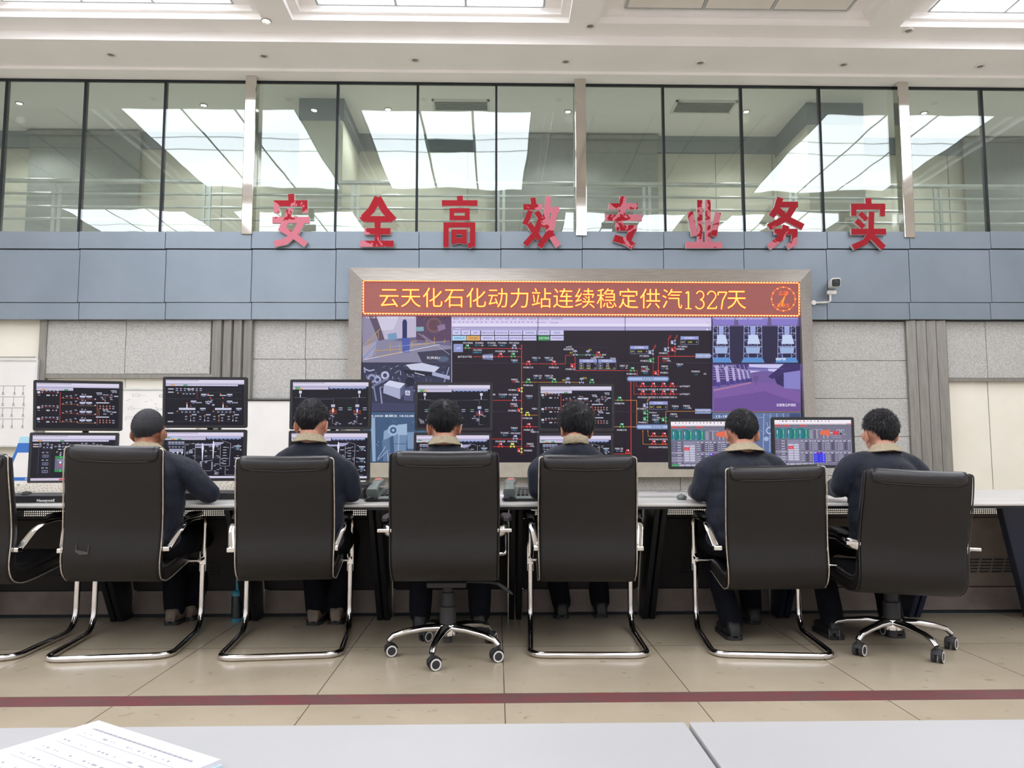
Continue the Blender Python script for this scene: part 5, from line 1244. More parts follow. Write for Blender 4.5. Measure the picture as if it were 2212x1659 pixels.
# small speaker box
t = thing('speaker_box', 'small dark desk speaker beside the third screen pair', 'speaker', (xp(785, 4.75, 1060), 4.80, DZ), R(-15), None)
MB().box(-0.05, -0.06, 0, 0.05, 0.06, 0.095).build('case', M_black, t, bevel=0.008)
MB().box(-0.042, -0.064, 0.008, 0.042, -0.060, 0.087).build('front_panel', M_rubber, t)
MB().lathe([(0.001, 0), (0.009, 0), (0.008, 0.01), (0.001, 0.01)], M=Matrix.Translation((0.025, -0.064, 0.06)) @ Matrix.Rotation(R(90), 4, 'X'), n=14).build('knob', M_chrome, t, smooth=True)
MB().lathe([(0.001, 0), (0.03, 0), (0.03, 0.004), (0.001, 0.004)], c=(0, 0, 0.095), n=18).build('grille', M_black, t, smooth=True)

def phone(label, px, cordlump):
    y = 4.55; x = xp(px, y, 1060)
    t = thing('desk_phone', label, 'phone', (x, y, DZ), R(-4), 'desk phones')
    MB().prism([(-0.10, -0.10, 0), (-0.10, 0.10, 0), (-0.10, 0.10, 0.075), (-0.10, -0.10, 0.022)], (0.20, 0, 0)).build('body', M_phone, t, bevel=0.006)
    MB().box(-0.098, -0.104, 0.0, 0.10, -0.09, 0.016).build('front_edge', M_black, t)
    ang = math.atan2(0.053, 0.2); Mx = Matrix.Translation((0, 0, 0.049)) @ Matrix.Rotation(ang, 4, 'X')
    kb = MB()
    for r in range(4):
        for q in range(3): kb.box(-0.022 + q * 0.024, -0.065 + r * 0.024, 0.0, -0.004 + q * 0.024, -0.049 + r * 0.024, 0.008, 0, Mx)
    kb.build('keypad', M_black, t)
    MB().box(-0.02, 0.045, 0.0, 0.085, 0.085, 0.004, 0, Mx).build('display', M_smoke, t)
    MB().box(0.05, -0.07, 0, 0.085, -0.06, 0.004, 1, Mx).box(0.05, -0.04, 0, 0.085, -0.03, 0.004, 0, Mx).build('red_keys', [M_phonered, M_phonered], t)
    hs = MB(); rings = []
    for k in range(13):
        s = k / 12; yy = -0.10 + 0.21 * s; bow = 0.028 + 0.014 * math.sin(math.pi * s); wd = 0.024 + 0.010 * abs(math.cos(math.pi * s)) ; th = 0.012 + 0.010 * abs(math.cos(math.pi * s)) ** 3
        rings.append([Mx @ Vector((-0.066 + a, yy, bow + b)) for a, b in rrect(wd, th, min(th, wd) * .7)])
    hs.loft(rings); h = hs.build('handset', M_phone, t, smooth=True)
    MB().box(-0.086, 0.062, 0.047, -0.046, 0.100, 0.0565, 0, Mx).build('red_label', M_phonered, h, bevel=0.004)
    pts = []
    n = 170
    for k in range(n):
        s = k / n; a = s * 2 * math.pi * 17
        cx_2 = -0.105 + 0.085 * s + 0.012 * math.sin(6 * s); cy_2 = -0.118 - 0.030 * math.sin(math.pi * s); cz = 0.011 + 0.012 * abs(math.sin(2.5 * s))
        pts.append((cx_2 + 0.003 * math.cos(a), cy_2 + 0.008 * math.cos(a), cz + 0.008 * math.sin(a)))
    pts = [(-0.085, -0.085, 0.045)] + pts + [(-0.03, -0.10, 0.006)]
    MB().tube(pts, 0.0022, n=5).build('coiled_cord', M_black, t, smooth=True)
    return t
phone('grey desk phone with coiled cord left of the left swivel chair', 836, 0)
phone('grey desk phone with knotted cord right of the left swivel chair', 1126, 1)
p = at(1078, 1065, 4.9)
t = MB().box(-0.10, -0.13, 0, 0.10, 0.13, 0.004).build('paper_sheet', M_paper); t.location = (p.x - 0.02, 5.0, DZ + 0.0005); t.rotation_euler = (0, 0, R(3))
tag(t, 'white paper sheet on the worktop left of the right hand phone', 'paper')
t = thing('acrylic_sheet', 'clear acrylic cover sheet standing low on the worktop right of the middle chair', 'acrylic sheet', (xp(1425, 4.85, 1060), 4.85, DZ))
MB().box(-0.17, -0.10, 0.035, 0.17, 0.14, 0.039).build('sheet', M_acryl, t)
for s in (-1, 1):
    for q in (-0.08, 0.12): MB().cyl((s * 0.15, q, 0), (s * 0.15, q, 0.035), 0.006, n=10).build('foot', M_acryl, t)
p = at(1474, 1070, 4.62)
t = thing('computer_mouse', 'grey computer mouse at the left hand of the fifth man', 'mouse', (p.x - 0.01, 4.60, DZ), R(-10))
MB().sphere((0, 0, 0.012), (0.03, 0.052, 0.02)).build('shell', M_phone, t, smooth=True)
MB().box(-0.002, 0.012, 0.026, 0.002, 0.035, 0.034).build('wheel', M_black, t)
# tumbler on the floor under the desk
p = onz(507, 1344, 0)
t = thing('tumbler', 'smoky teal drinking bottle with wrist strap on the floor under the desk', 'bottle', (p.x, p.y + 0.03, 0))
MB().lathe([(0.001, 0), (0.033, 0), (0.035, 0.01), (0.035, 0.02)], n=24).build('base_ring', M_teal, t, smooth=True)
MB().lathe([(0.001, 0.018), (0.032, 0.02), (0.032, 0.155), (0.001, 0.157)], n=24).build('bottle_body', M_smoke, t, smooth=True)
MB().lathe([(0.001, 0.155), (0.035, 0.155), (0.035, 0.178), (0.028, 0.185), (0.001, 0.186)], n=24).build('lid', M_teal, t, smooth=True)
MB().tube(fillet([(0.0, 0, 0.18), (-0.004, 0, 0.26), (0.004, 0.01, 0.27), (0.010, 0.01, 0.185)], 0.02), 0.008, 0.002, n=8).build('strap', M_teal, t, smooth=True)

# ------------------------------------------------------------------ white tables in front with the booklet
ty = onz(1106, 1562, 0.75).y
s0, s1 = onz(1487, 1562, 0.75), onz(1553, 1659, 0.75)
sxm = (s0.x + s1.x) / 2
for nm, x0, x1 in (('white laminate table at the lower left carrying the booklet', -1.15, sxm - 0.002), ('white laminate table at the lower right, empty top', sxm + 0.002, 1.65)):
    t = thing('table', nm, 'table', ((x0 + x1) / 2, ty - 0.3, 0), 0, 'white tables in front')
    hw = (x1 - x0) / 2
    MB().box(-hw, -0.3, 0.725, hw, 0.3, 0.75).build('tabletop', M_table, t, bevel=0.002)
    for sx_ in (-1, 1):
        for sy in (-1, 1): MB().box(sx_ * (hw - 0.05) - 0.02, sy * 0.25 - 0.02, 0, sx_ * (hw - 0.05) + 0.02, sy * 0.25 + 0.02, 0.7245).build('leg', M_rail, t)
zb = 0.758
c0, c1 = onz(213, 1556, zb), onz(481, 1642, zb)
cL = onz(-20, 1630, zb)
t = thing('booklet', 'white printed booklet lying on the lower left white table', 'booklet', (c0.x, c0.y, 0.7505))
d1 = (c1 - c0); d1.z = 0; d2 = (cL - c0); d2.z = 0
d1n = d1.normalized(); d2n = Vector((-d1n.y, d1n.x, 0)); d2n = d2n if d2n.dot(d2) > 0 else -d2n
wA = d1.length; hA = max(d2.length * 1.35, 0.26)
def bk(u, v, z): return d1n * (u * wA) + d2n * (v * hA) + Vector((0, 0, z))
mb = MB(); mb.prism([bk(0, 0, 0), bk(1, 0, 0), bk(1, 1, 0), bk(0, 1, 0)], (0, 0, 0.0035)); mb.build('cover', mat('pale_blue_cover', 'bcd0d6', 'b5c9cf', 6, 0.6), t)
mb = MB(); mb.prism([bk(0.0, 0, 0.0035), bk(0.985, 0.0, 0.0035), bk(0.985, 0.99, 0.0035), bk(0.0, 0.99, 0.0035)], (0, 0, 0.004)); mb.build('pages', M_paper, t)
M_ink2 = mat('faint_print_ink', '9c9ca4', '92929a', 6, 0.8)
c = Canvas(lambda u, v, L: bk(u, v, 0.0076 + 0.0001 * L)); r_ = random.Random(4)
for k in range(9):
    v = 0.10 + k * 0.075; u = 0.12
    c.line([(0.1, v + .03), (0.93, v + .03)], 0.0012, M_ink2, 1)
    while u < 0.85:
        l = r_.choice((.006, .006, .014, .035)); c.rect(u, v, u + l, v + 0.009, M_ink2, 1); u += l + r_.choice((0.02, .03, .05, .10))
for k in range(60): c.rect(0.1 + k * .0133, .058, .106 + k * .0133 + .003 * (k % 3), .068, M_ink2, 1)
c.build('printing', t)
# ------------------------------------------------------------------ chairs
PROF = [(-0.352, 1.045, .030), (-0.352, 1.035, .044), (-0.345, 0.98, .052), (-0.330, 0.90, .058), (-0.308, 0.80, .062), (-0.290, 0.70, .064), (-0.282, 0.62, .066), (-0.284, 0.54, .070), (-0.282, 0.485, .074), (-0.262, 0.440, .078), (-0.222, 0.415, .080), (-0.16, 0.407, .080), (-0.06, 0.414, .080), (0.06, 0.428, .080), (0.17, 0.440, .078), (0.23, 0.436, .066), (0.252, 0.425, .04)]
def _cr(P, n):
    out = []
    for i in range(len(P) - 1):
        a, b, c, d = P[max(i - 1, 0)], P[i], P[i + 1], P[min(i + 2, len(P) - 1)]
        for k in range(n):
            t = k / n
            out.append(tuple(0.5 * (2 * b[j] + (c[j] - a[j]) * t + (2 * a[j] - 5 * b[j] + 4 * c[j] - d[j]) * t * t + (3 * b[j] - a[j] - 3 * c[j] + d[j]) * t ** 3) for j in range(3)))
    return out + [P[-1]]
PROF = _cr(PROF, 3)
def shell_parts(root, hw, piping, inset=0.024):
    pts = [Vector((0, y, z)) for y, z, _ in PROF]
    rings = []; edge = []
    for i, p in enumerate(pts):
        t = (pts[min(i + 1, len(pts) - 1)] - pts[max(i - 1, 0)]).normalized()
        n = Vector((0, t.z, -t.y))                      # towards the rear / underside
        th = PROF[i][2] / 2; s = i / (len(pts) - 1)
        w = hw * (0.972 + 0.028 * math.sin(math.pi * min(1, s * 1.6))) if s < 0.62 else hw
        if i < 3: w -= (0.02, 0.010, 0.003)[i]
        ring = [p + Vector((a, 0, 0)) + n * b for a, b in rrect(w, th, min(th * 0.8, 0.022))]
        rings.append(ring); edge.append((p + n * (th - 0.006), w))
    sh = MB().loft(rings).build('seat_shell', M_leather, root, smooth=True, angle=60)
    for s in (-1, 1):
        line = [e + Vector((s * (w + 0.001), 0, 0)) for e, w in edge]
        MB().tube(line, 0.0034, n=8).build('piping', piping, root, smooth=True)
    # padded front of the back and seat (inner cushions)
    cu = MB(); rr_ = []
    for i in range(3, len(pts) - 3):
        p = pts[i]; t = (pts[i + 1] - pts[i - 1]).normalized(); n = Vector((0, -t.z, t.y))
        bul = 0.026 + 0.012 * abs(math.sin(i * 0.27))
        rr_.append([p + n * (PROF[i][2] / 2 - 0.01 + 0.0) + Vector((a, 0, 0)) + n * b for a, b in rrect(hw - 0.006, bul, bul * .8)])
    cu.loft(rr_).build('cushion', M_leather2, root, smooth=True, angle=60)
    # folded head flap over the top edge
    fl = []
    prof = [(-0.370, 0.980), (-0.380, 0.984), (-0.387, 0.998), (-0.390, 1.022), (-0.386, 1.043), (-0.366, 1.060), (-0.340, 1.058), (-0.318, 1.040), (-0.304, 1.00), (-0.300, 0.93), (-0.320, 0.93), (-0.345, 0.99), (-0.360, 0.980)]
    i0 = inset; xs = [-hw + i0, -hw + i0 + 0.006, -hw + i0 + 0.03, 0, hw - i0 - 0.03, hw - i0 - 0.006, hw - i0]
    for k, x in enumerate(xs):
        g = (0.0, 0.6, 1, 1, 1, 0.6, 0.0)[k]; r2 = []
        for y, z in prof:
            yy = -0.345 + (y + 0.345) * (0.72 + 0.28 * g); zz = z + (1 - g) * (0.018 if z < 1.0 else -0.004)
            r2.append(Vector((x, yy, zz - 0.004 * (1 - abs(x) / hw))))
        fl.append(r2)
    f = MB().loft(fl).build('head_flap', M_leather2, root, smooth=True, angle=70)
    st = [(-hw + i0, -0.368, 1.04), (-hw + i0 + 0.003, -0.372, 1.0), (-hw + i0 + 0.045, -0.378, 0.981), (0, -0.378, 0.976), (hw - i0 - 0.045, -0.378, 0.981), (hw - i0 - 0.003, -0.372, 1.0), (hw - i0, -0.368, 1.04)]
    MB().tube(fillet(st, 0.03), 0.0035, n=6).build('seam', M_leather2, f, smooth=True)

def upholster(t, up):
    roll, zs, zo, xo = up
    for ch in t.children: ch.rotation_euler.y = R(roll); ch.scale.z = zs; ch.location = (xo, 0, zo)

def sled_chair(label, x, y, rz, up=(0, 1, 0, 0), hw=0.250, group='cantilever chairs'):
    t = thing('cantilever_chair', label, 'chair', (x, y, 0), R(rz), group)
    shell_parts(t, hw, M_pipe)
    fw = 0.292; upholster(t, up)
    for s in (-1, 1):
        arm = fillet([(s * fw, 0.30, 0.34), (s * fw, 0.30, 0.655), (s * fw, -0.03, 0.665), (s * (fw - 0.005), -0.15, 0.645), (s * (hw + 0.014), -0.262, 0.545)], [0.07, 0.06, 0.05], 7)
        MB().tube(arm, 0.008, 0.020, n=12, up=(0, 1, 0)).build('arm', M_chrome, t, smooth=True)
        MB().box(min(s * (hw - 0.01), s * (hw + 0.032)), -0.300, 0.530, max(s * (hw - 0.01), s * (hw + 0.032)), -0.252, 0.553).build('arm_bracket', M_chrome, t, bevel=0.004)
        pad = []
        for k in range(9):
            q = k / 8; yy = 0.23 - 0.31 * q; e = math.sin(math.pi * min(1, max(0, q * .94 + .03))) ** .35
            pad.append([Vector((s * fw + a, yy, 0.684 + 0.006 * math.sin(math.pi * q) + b)) for a, b in rrect(0.026 * e, 0.014 * e, 0.010 * e)])
        MB().loft(pad).build('arm_pad', M_leather2, t, smooth=True)
    path = [(fw, 0.30, 0.38), (fw, 0.30, 0.017), (fw + 0.005, -0.315, 0.017), (-fw - 0.005, -0.315, 0.017), (-fw, 0.30, 0.017), (-fw, 0.30, 0.38)]
    MB().tube(fillet(path, [0.13, 0.09, 0.09, 0.13], 8), 0.0165, n=12).build('sled_frame', M_chrome, t, smooth=True)
    MB().cyl((-fw, 0.22, 0.415), (fw, 0.22, 0.415), 0.012).tube([(-fw, 0.30, 0.415), (-fw, 0.21, 0.415)], 0.012).tube([(fw, 0.30, 0.415), (fw, 0.21, 0.415)], 0.012).build('seat_bar', M_chrome, t, smooth=True)
    return t

def swivel_chair(label, x, y, rz, base_deg, up=(0, 1, 0, 0)):
    t = thing('swivel_chair', label, 'chair', (x, y, 0), R(rz), 'swivel chairs')
    hw = 0.262; shell_parts(t, hw, M_leather2, 0.034)
    for s in (-1, 1):
        xx = s * (hw + 0.036)
        pl = MB().tube(fillet([(s * (hw - 0.02), 0.06, 0.475), (xx, 0.06, 0.475), (xx, 0.10, 0.655), (xx, -0.10, 0.668), (xx, -0.25, 0.645), (s * (hw - 0.01), -0.285, 0.632)], [0.02, 0.05, 0.04, 0.03, 0.02], 5), 0.012, 0.026, n=12, up=(0, 0, 1))
        pl.build('arm', M_chrome, t, smooth=True)
        MB().box(min(s * (hw - 0.01), s * (hw + 0.062)), -0.31, 0.636, max(s * (hw - 0.01), s * (hw + 0.062)), -0.26, 0.655).build('arm_bracket', M_chrome, t, bevel=0.004)
        pad = []
        for k in range(9):
            q = k / 8; yy = 0.10 - 0.33 * q; e = math.sin(math.pi * min(1, max(0, q * .94 + .03))) ** .35
            pad.append([Vector((xx + a, yy, 0.694 + b)) for a, b in rrect(0.03 * e, 0.017 * e, 0.012 * e)])
        MB().loft(pad).build('arm_pad', M_leather2, t, smooth=True)
    upholster(t, up)
    MB().box(-0.10, -0.14, 0.355, 0.10, 0.12, 0.385).build('mechanism', M_rubber, t, bevel=0.008)
    gl = MB().lathe([(0.001, 0.15), (0.042, 0.15), (0.042, 0.24), (0.034, 0.245), (0.034, 0.31), (0.026, 0.315), (0.026, 0.355), (0.001, 0.356)], n=24)
    gl.lathe([(0.001, 0.06), (0.022, 0.06), (0.022, 0.10), (0.001, 0.10)], n=20)
    gl.build('gas_lift', M_rubber, t, smooth=True)
    # lever with paddle
    lv = MB().tube([(0.08, 0.0, 0.365), (0.22, 0.0, 0.36), (0.25, 0.0, 0.352)], 0.006, n=8)
    pd = []
    for k in range(7):
        q = k / 6; e = math.sin(math.pi * (0.12 + .8 * q)) ** .5
        pd.append([Vector((0.25 + 0.085 * q, 0, 0.355 - 0.055 * q ** 1.2)) + Vector((0, a, b)) for a, b in rrect(0.026 * e, 0.009 * e, 0.006 * e)])
    lv.loft(pd); lv.build('lever', M_rubber, t, smooth=True)
    hub = MB().lathe([(0.001, 0.10), (0.05, 0.10), (0.052, 0.15), (0.046, 0.158), (0.001, 0.158)], n=24)
    st = MB().lathe([(0.001, 0.10), (0.05, 0.10), (0.052, 0.15), (0.046, 0.158), (0.001, 0.158)], n=24)
    for k in range(5):
        a = R(base_deg - rz + 72 * k); d = Vector((math.cos(a), math.sin(a), 0))
        pts = [d * 0.03 + Vector((0, 0, 0.136)), d * 0.12 + Vector((0, 0, 0.134)), d * 0.22 + Vector((0, 0, 0.118)), d * 0.275 + Vector((0, 0, 0.102)), d * 0.30 + Vector((0, 0, 0.078))]
        st.tube(pts, [0.020, 0.018, 0.016, 0.015, 0.013], [0.032, 0.027, 0.021, 0.018, 0.015], n=12)
    st.build('star_base', M_chrome, t, smooth=True, angle=60)
    for k in range(5):
        a = R(base_deg - rz + 72 * k); d = Vector((math.cos(a), math.sin(a), 0)); c0 = d * 0.30
        cr = R(base_deg - rz + 72 * k + (35, 140, -60, 20, 100)[k]); ax = Vector((math.cos(cr), math.sin(cr), 0)); c1 = c0 + Vector((-ax.y, ax.x, 0)) * 0.012 + Vector((0, 0, 0.030))
        cs = MB().cyl(c0 + Vector((0, 0, 0.05)), c0 + Vector((0, 0, 0.08)), 0.009, n=10)
        for s in (-1, 1): cs.cyl(c1 + ax * (s * 0.008), c1 + ax * (s * 0.026), 0.030, n=22)
        up = []
        for q in range(9):
            ang = R(20 + 140 * q / 8); side = Vector((-ax.y, ax.x, 0)); o = c1 + side * (math.cos(ang) * 0.034) + Vector((0, 0, math.sin(ang) * 0.034)); up.append(o)
        cs.tube(up, 0.003, 0.022, n=8)
        cs = cs.build('caster', M_rubber, t, smooth=True)
        rg = MB()
        for s in (-1, 1):
            Mx = Matrix.Translation(c1 + ax * (s * 0.0262)) @ ax.to_track_quat('Z', 'Y').to_matrix().to_4x4()
            n = 24
            o_, i_ = [], []
            for q in range(n):
                an = 2 * math.pi * q / n; o_.append(Mx @ Vector((0.0275 * math.cos(an), 0.0275 * math.sin(an), s * 0.001))); i_.append(Mx @ Vector((0.0205 * math.cos(an), 0.0205 * math.sin(an), s * 0.001)))
            rg.loft([[p_ - ax * (s * .002) for p_ in o_], o_, i_, [p_ - ax * (s * .002) for p_ in i_]], caps=False)
        rg.build('wheel_ring', M_ring, cs)
    return t
def rear_x(px, Y): return xp(px, Y, 1000)
CH = [sled_chair('empty black cantilever chair cut off by the left edge of the view', -2.70, 4.28, 2, (0, 0.97, 0, 0)),
      sled_chair('black cantilever chair with a torn patch low on its back, chrome runners', -1.965, 4.28, 7, (1.5, 1.014, -0.005, -0.02), 0.236),
      sled_chair('black cantilever chair beside the teal tumbler, second man sitting in it', -1.110, 4.28, 6, (0, 0.932, 0.028, 0.012), 0.243),
      swivel_chair('left black swivel chair on five chrome spokes, ruffled-hair man in front', -0.245, 4.06, 0, 259, (0, 0.926, 0.058, 0)),
      sled_chair('black cantilever chair in the middle between the swivel chair and the turbine screens', 0.485, 4.27, -2, (0, 0.957, 0.006, -0.005)),
      sled_chair('black cantilever chair in front of the left turbine monitor, silver piped back', 1.43, 4.24, -6, (-1.5, 0.934, -0.023, 0.045)),
      swivel_chair('right black swivel chair on five chrome spokes, lever at its right', 2.10, 4.125, -5, 283, (2.5, 0.916, -0.026, -0.03))]
# torn patch on the second chair
tp = MB(); b0 = Vector((-0.145, -0.3235, 0.548))
tp.prism([b0, b0 + Vector((0.052, 0, -0.012)), b0 + Vector((0.054, 0, 0.012)), b0 + Vector((0.058, 0, 0.03)), b0 + Vector((0.056, 0, -0.022)), b0 + Vector((0.018, 0, -0.025)), b0 + Vector((-0.006, 0, -0.010)), b0 + Vector((0.0, 0, 0.042))], (0, -0.002, 0))
tpo = tp.build('torn_patch', mat('torn_leather', '4a4442', '37332f', 60, 0.5), CH[1]); tpo['label'] = 'torn greyish flap of leather'; tpo.location.x = -0.02

# ------------------------------------------------------------------ people
def meshed(mb, name, m, parent, voxel, smooth=6, wrinkle=0.0, wfreq=9.0, seed=0):
    """join overlapping closed pieces into one continuous skin"""
    me = bpy.data.meshes.new(name); me.from_pydata(mb.v, [], mb.f)
    bm = bmesh.new(); bm.from_mesh(me); bmesh.ops.recalc_face_normals(bm, faces=bm.faces); bm.to_mesh(me); bm.free()
    o = bpy.data.objects.new(name, me); COL.objects.link(o)
    r = o.modifiers.new('r', 'REMESH'); r.mode = 'VOXEL'; r.voxel_size = voxel; r.use_smooth_shade = True
    if smooth:
        s = o.modifiers.new('s', 'SMOOTH'); s.iterations = smooth; s.factor = 0.5
    bpy.context.view_layer.update()
    new = bpy.data.meshes.new_from_object(o.evaluated_get(bpy.context.evaluated_depsgraph_get()))
    bpy.data.objects.remove(o); bpy.data.meshes.remove(me)
    if wrinkle:
        nm = [Vector(v.normal) for v in new.vertices]
        for v, n_ in zip(new.vertices, nm):
            p = v.co
            q = Vector((p.x * wfreq + seed, p.y * wfreq, p.z * wfreq * 0.55 + (p.x + p.y) * 3))
            d = noise.noise(q) * 0.6 + noise.ridged_multi_fractal(q * 0.8, 0.9, 2.0, 3, 0.9, 2.0) * 0.25 - 0.25
            v.co = p + n_ * (d * wrinkle)
    new.name = name; new.materials.clear(); new.materials.append(m)
    new.polygons.foreach_set('use_smooth', [True] * len(new.polygons))
    ob = bpy.data.objects.new(name, new); COL.objects.link(ob)
    if parent: ob.parent = parent
    return ob
def caps(mb, pts, rad):
    pts = [Vector(p) for p in pts]
    for p, r in zip(pts, rad): mb.sphere(p, r, nu=14, nv=9)
    for i in range(len(pts) - 1):
        if (pts[i + 1] - pts[i]).length > 1e-4: mb.tube([pts[i], pts[i + 1]], [rad[i], rad[i + 1]], n=14)
    return mb

def person(label, hx, hy, top, hyaw=0, hpitch=0, hroll=0, tx=None, ty=4.2, sh=0.955, shdx=0.0, elbL=None, elbR=None, hanL=None, hanR=None, footL=None, footR=None, kneeL=None, kneeR=None, hair='short', shoe=None, skin=None, seed=0, lean=0.0, collar=1.0, shw=0.178, nb=-0.215):
    tx = hx if tx is None else tx
    root = thing('person', label, 'person', (tx, ty, 0), 0, 'seated operators')
    O = Vector((tx, ty, 0))
    def W(x, y, z): return Vector((x, y, z)) - O
    Hc = W(hx, hy, top - 0.118)
    HM = Euler((R(-hpitch), R(hroll), R(hyaw)), 'XYZ').to_matrix()
    def H(x, y, z): return Hc + HM @ Vector((x, y, z))
    sx, sy = tx + shdx, (ty + hy) / 2 - 0.01
    SL, SR = W(sx - shw, sy, sh + lean), W(sx + shw, sy, sh - lean)
    NB = W(sx + (hx - sx) * 0.6, sy - 0.005, top + nb)
    hipL, hipR = W(tx - 0.095, ty + 0.03, 0.545), W(tx + 0.095, ty + 0.03, 0.545)
    elbL = W(*elbL); elbR = W(*elbR); hanL = W(*hanL); hanR = W(*hanR)
    footL = W(*footL); footR = W(*footR)
    def knee(f, s, k): return W(*k) if k else Vector((f.x * 0.6 + s * 0.07, max(f.y + 0.03, 4.60 - ty), 0.50))
    kL, kR = knee(footL, -1, kneeL), knee(footR, 1, kneeR)
    aL, aR = footL + Vector((0, 0, 0.085)), footR + Vector((0, 0, 0.085))
    M_s = skin or M_skin
    # --- body: head, neck, trunk, arms, hands, legs as one surface
    b = MB()
    b.sphere(H(0, -0.012, 0.010), (0.074, 0.094, 0.098), HM, 24, 16)
    b.sphere(H(0, 0.020, -0.052), (0.066, 0.070, 0.074), HM, 20, 12)
    b.sphere(H(0, 0.050, -0.092), (0.034, 0.034, 0.026), HM)
    b.sphere(H(0, 0.072, 0.020), (0.056, 0.022, 0.016), HM)
    caps(b, [H(0, 0.086, 0.008), H(0, 0.106, -0.030)], [0.009, 0.014]); b.sphere(H(0, 0.096, -0.034), (0.019, 0.014, 0.010), HM)
    b.sphere(H(0, 0.086, -0.062), (0.022, 0.012, 0.006), HM); b.sphere(H(0, 0.084, -0.073), (0.019, 0.012, 0.007), HM)
    for s in (-1, 1):
        b.sphere(H(s * 0.046, 0.058, -0.024), (0.025, 0.028, 0.030), HM)
        em = HM @ Euler((R(-8), R(s * 8), R(s * 30)), 'XYZ').to_matrix()
        b.sphere(H(s * 0.084, -0.012, -0.030), (0.0075, 0.021, 0.033), em, 14, 10)
        b.sphere(H(s * 0.081, -0.002, -0.056), (0.0075, 0.011, 0.014), em)
    caps(b, [H(0, -0.022, -0.05), H(0, -0.018, -0.10) * .7 + NB * .3, NB], [0.058, 0.052, 0.055])
    chest = W(sx, sy - 0.01, 0.84); belly = W(tx, ty + 0.02, 0.66)
    b.sphere(chest, (0.165, 0.10, 0.19)); b.sphere(belly, (0.15, 0.11, 0.17)); b.sphere(W(tx, ty + 0.02, 0.56), (0.165, 0.13, 0.085))
    caps(b, [SL, NB - Vector((0, 0, 0.06)), SR], [0.048, 0.05, 0.048])
    hands = []
    for S, E, Hn, sd in ((SL, elbL, hanL, -1), (SR, elbR, hanR, 1)):
        caps(b, [S, S * .5 + E * .5, E], [0.048, 0.043, 0.037]); d = (Hn - E).normalized(); wr = Hn - d * 0.09
        caps(b, [E, E * .6 + wr * .4, wr], [0.038, 0.036, 0.026])
        side = Vector((d.y, -d.x, 0)).normalized(); dn = Vector((0, 0, -1))
        caps(b, [wr, wr + d * 0.03], [0.025, 0.024])
        for k in range(5): b.sphere(wr + d * 0.05 + side * (0.016 * (k - 2)), (0.013, 0.03, 0.014) if abs(d.y) > .6 else (0.024, 0.024, 0.014))
        for k, L_ in enumerate((0.066, 0.076, 0.071, 0.056)):
            o = (k - 1.5) * 0.0195; p0 = wr + d * 0.075 + side * o
            caps(b, [p0, p0 + d * L_ * .42 + Vector((0, 0, .004)), p0 + d * L_ * .75 + dn * 0.010, p0 + d * L_ * .96 + dn * 0.024], [0.0095, 0.0092, 0.0085, 0.0075])
        ts = -sd; p0 = wr + d * 0.02 + side * (ts * 0.026)
        caps(b, [p0, p0 + d * 0.026 + side * (ts * 0.022), p0 + d * 0.055 + side * (ts * 0.026) + dn * 0.006], [0.012, 0.0105, 0.009])
    for hp, k_, a_ in ((hipL, kL, aL), (hipR, kR, aR)):
        caps(b, [hp, k_, k_ * .5 + a_ * .5, a_], [0.075, 0.052, 0.046, 0.034])
        caps(b, [a_, a_ + Vector((0, 0.10, -0.045)), a_ + Vector((0, 0.15, -0.055))], [0.034, 0.028, 0.022])
    meshed(b, 'body', M_s, root, 0.0055, 3)
    ey = MB()
    for s in (-1, 1): ey.sphere(H(s * 0.030, 0.074, 0.002), (0.011, 0.011, 0.0085), HM, 12, 8)
    ir = MB()
    for s in (-1, 1): ir.sphere(H(s * 0.030, 0.0822, 0.002), (0.0055, 0.0045, 0.0055), HM, 10, 8)
    e_ = ey.build('eyes', M_eye, root, smooth=True); ir.build('irises', M_hair, e_, smooth=True)
    # --- hair: cap plus tufts
    rg = random.Random(seed)
    thick = {'buzz': 0.004, 'short': 0.009, 'spiky': 0.011, 'ruffled': 0.012, 'long': 0.015, 'neat': 0.009}[hair]
    def hairy(d):
        ax = abs(d.x)
        if d.z > 0.66: return d.y < 0.72
        if d.y > 0.50: return False
        if d.y > 0.20: return d.z > 0.10 and d.z > -0.1 + 0.9 * (d.y - 0.2)
        low = {'buzz': -0.84, 'long': -0.86, 'neat': -0.74}.get(hair, -0.78)
        return d.z > low + (0.74 if hair not in ('long', 'buzz') else 0.55) * max(0.0, (ax - 0.36) / 0.58)
    bm = bmesh.new(); bmesh.ops.create_icosphere(bm, subdivisions=5, radius=1)
    kill = [f for f in bm.faces if not hairy(f.calc_center_median().normalized())]
    bmesh.ops.delete(bm, geom=kill, context='FACES')
    for v in bm.verts:
        d = v.co.normalized(); nz = noise.noise(d * 5 + Vector((seed, 0, 0)))
        low = max(0, -d.z - 0.1)
        th = thick * (1 - 0.80 * min(1, low * 1.5)) * (1.0 if hair == 'buzz' else 1 + 0.25 * nz) + (0.008 if hair == 'long' and d.z > .2 else 0)
        pin = 1 - 0.16 * low      # nape narrows to the neck
        v.co = Vector((d.x * (0.076 + th) * pin, -0.012 + d.y * (0.096 + th) * (1 - 0.14 * low), 0.010 + d.z * (0.100 + th)))
    hm = bpy.data.meshes.new('hair'); 
    for v in bm.verts: v.co = Hc + HM @ v.co
    bm.normal_update(); vs0 = [v.co.copy() for v in bm.verts]; fs0 = [[v.index for v in f.verts] for f in bm.faces]
    bm.verts.index_update(); fs0 = [[v.index for v in f.verts] for f in bm.faces]; bm.free()
    hb = MB(); hb.add(vs0, fs0)
    nt_ = {'buzz': 1500, 'short': 5200, 'spiky': 5200, 'ruffled': 5200, 'long': 5200, 'neat': 4800}[hair]
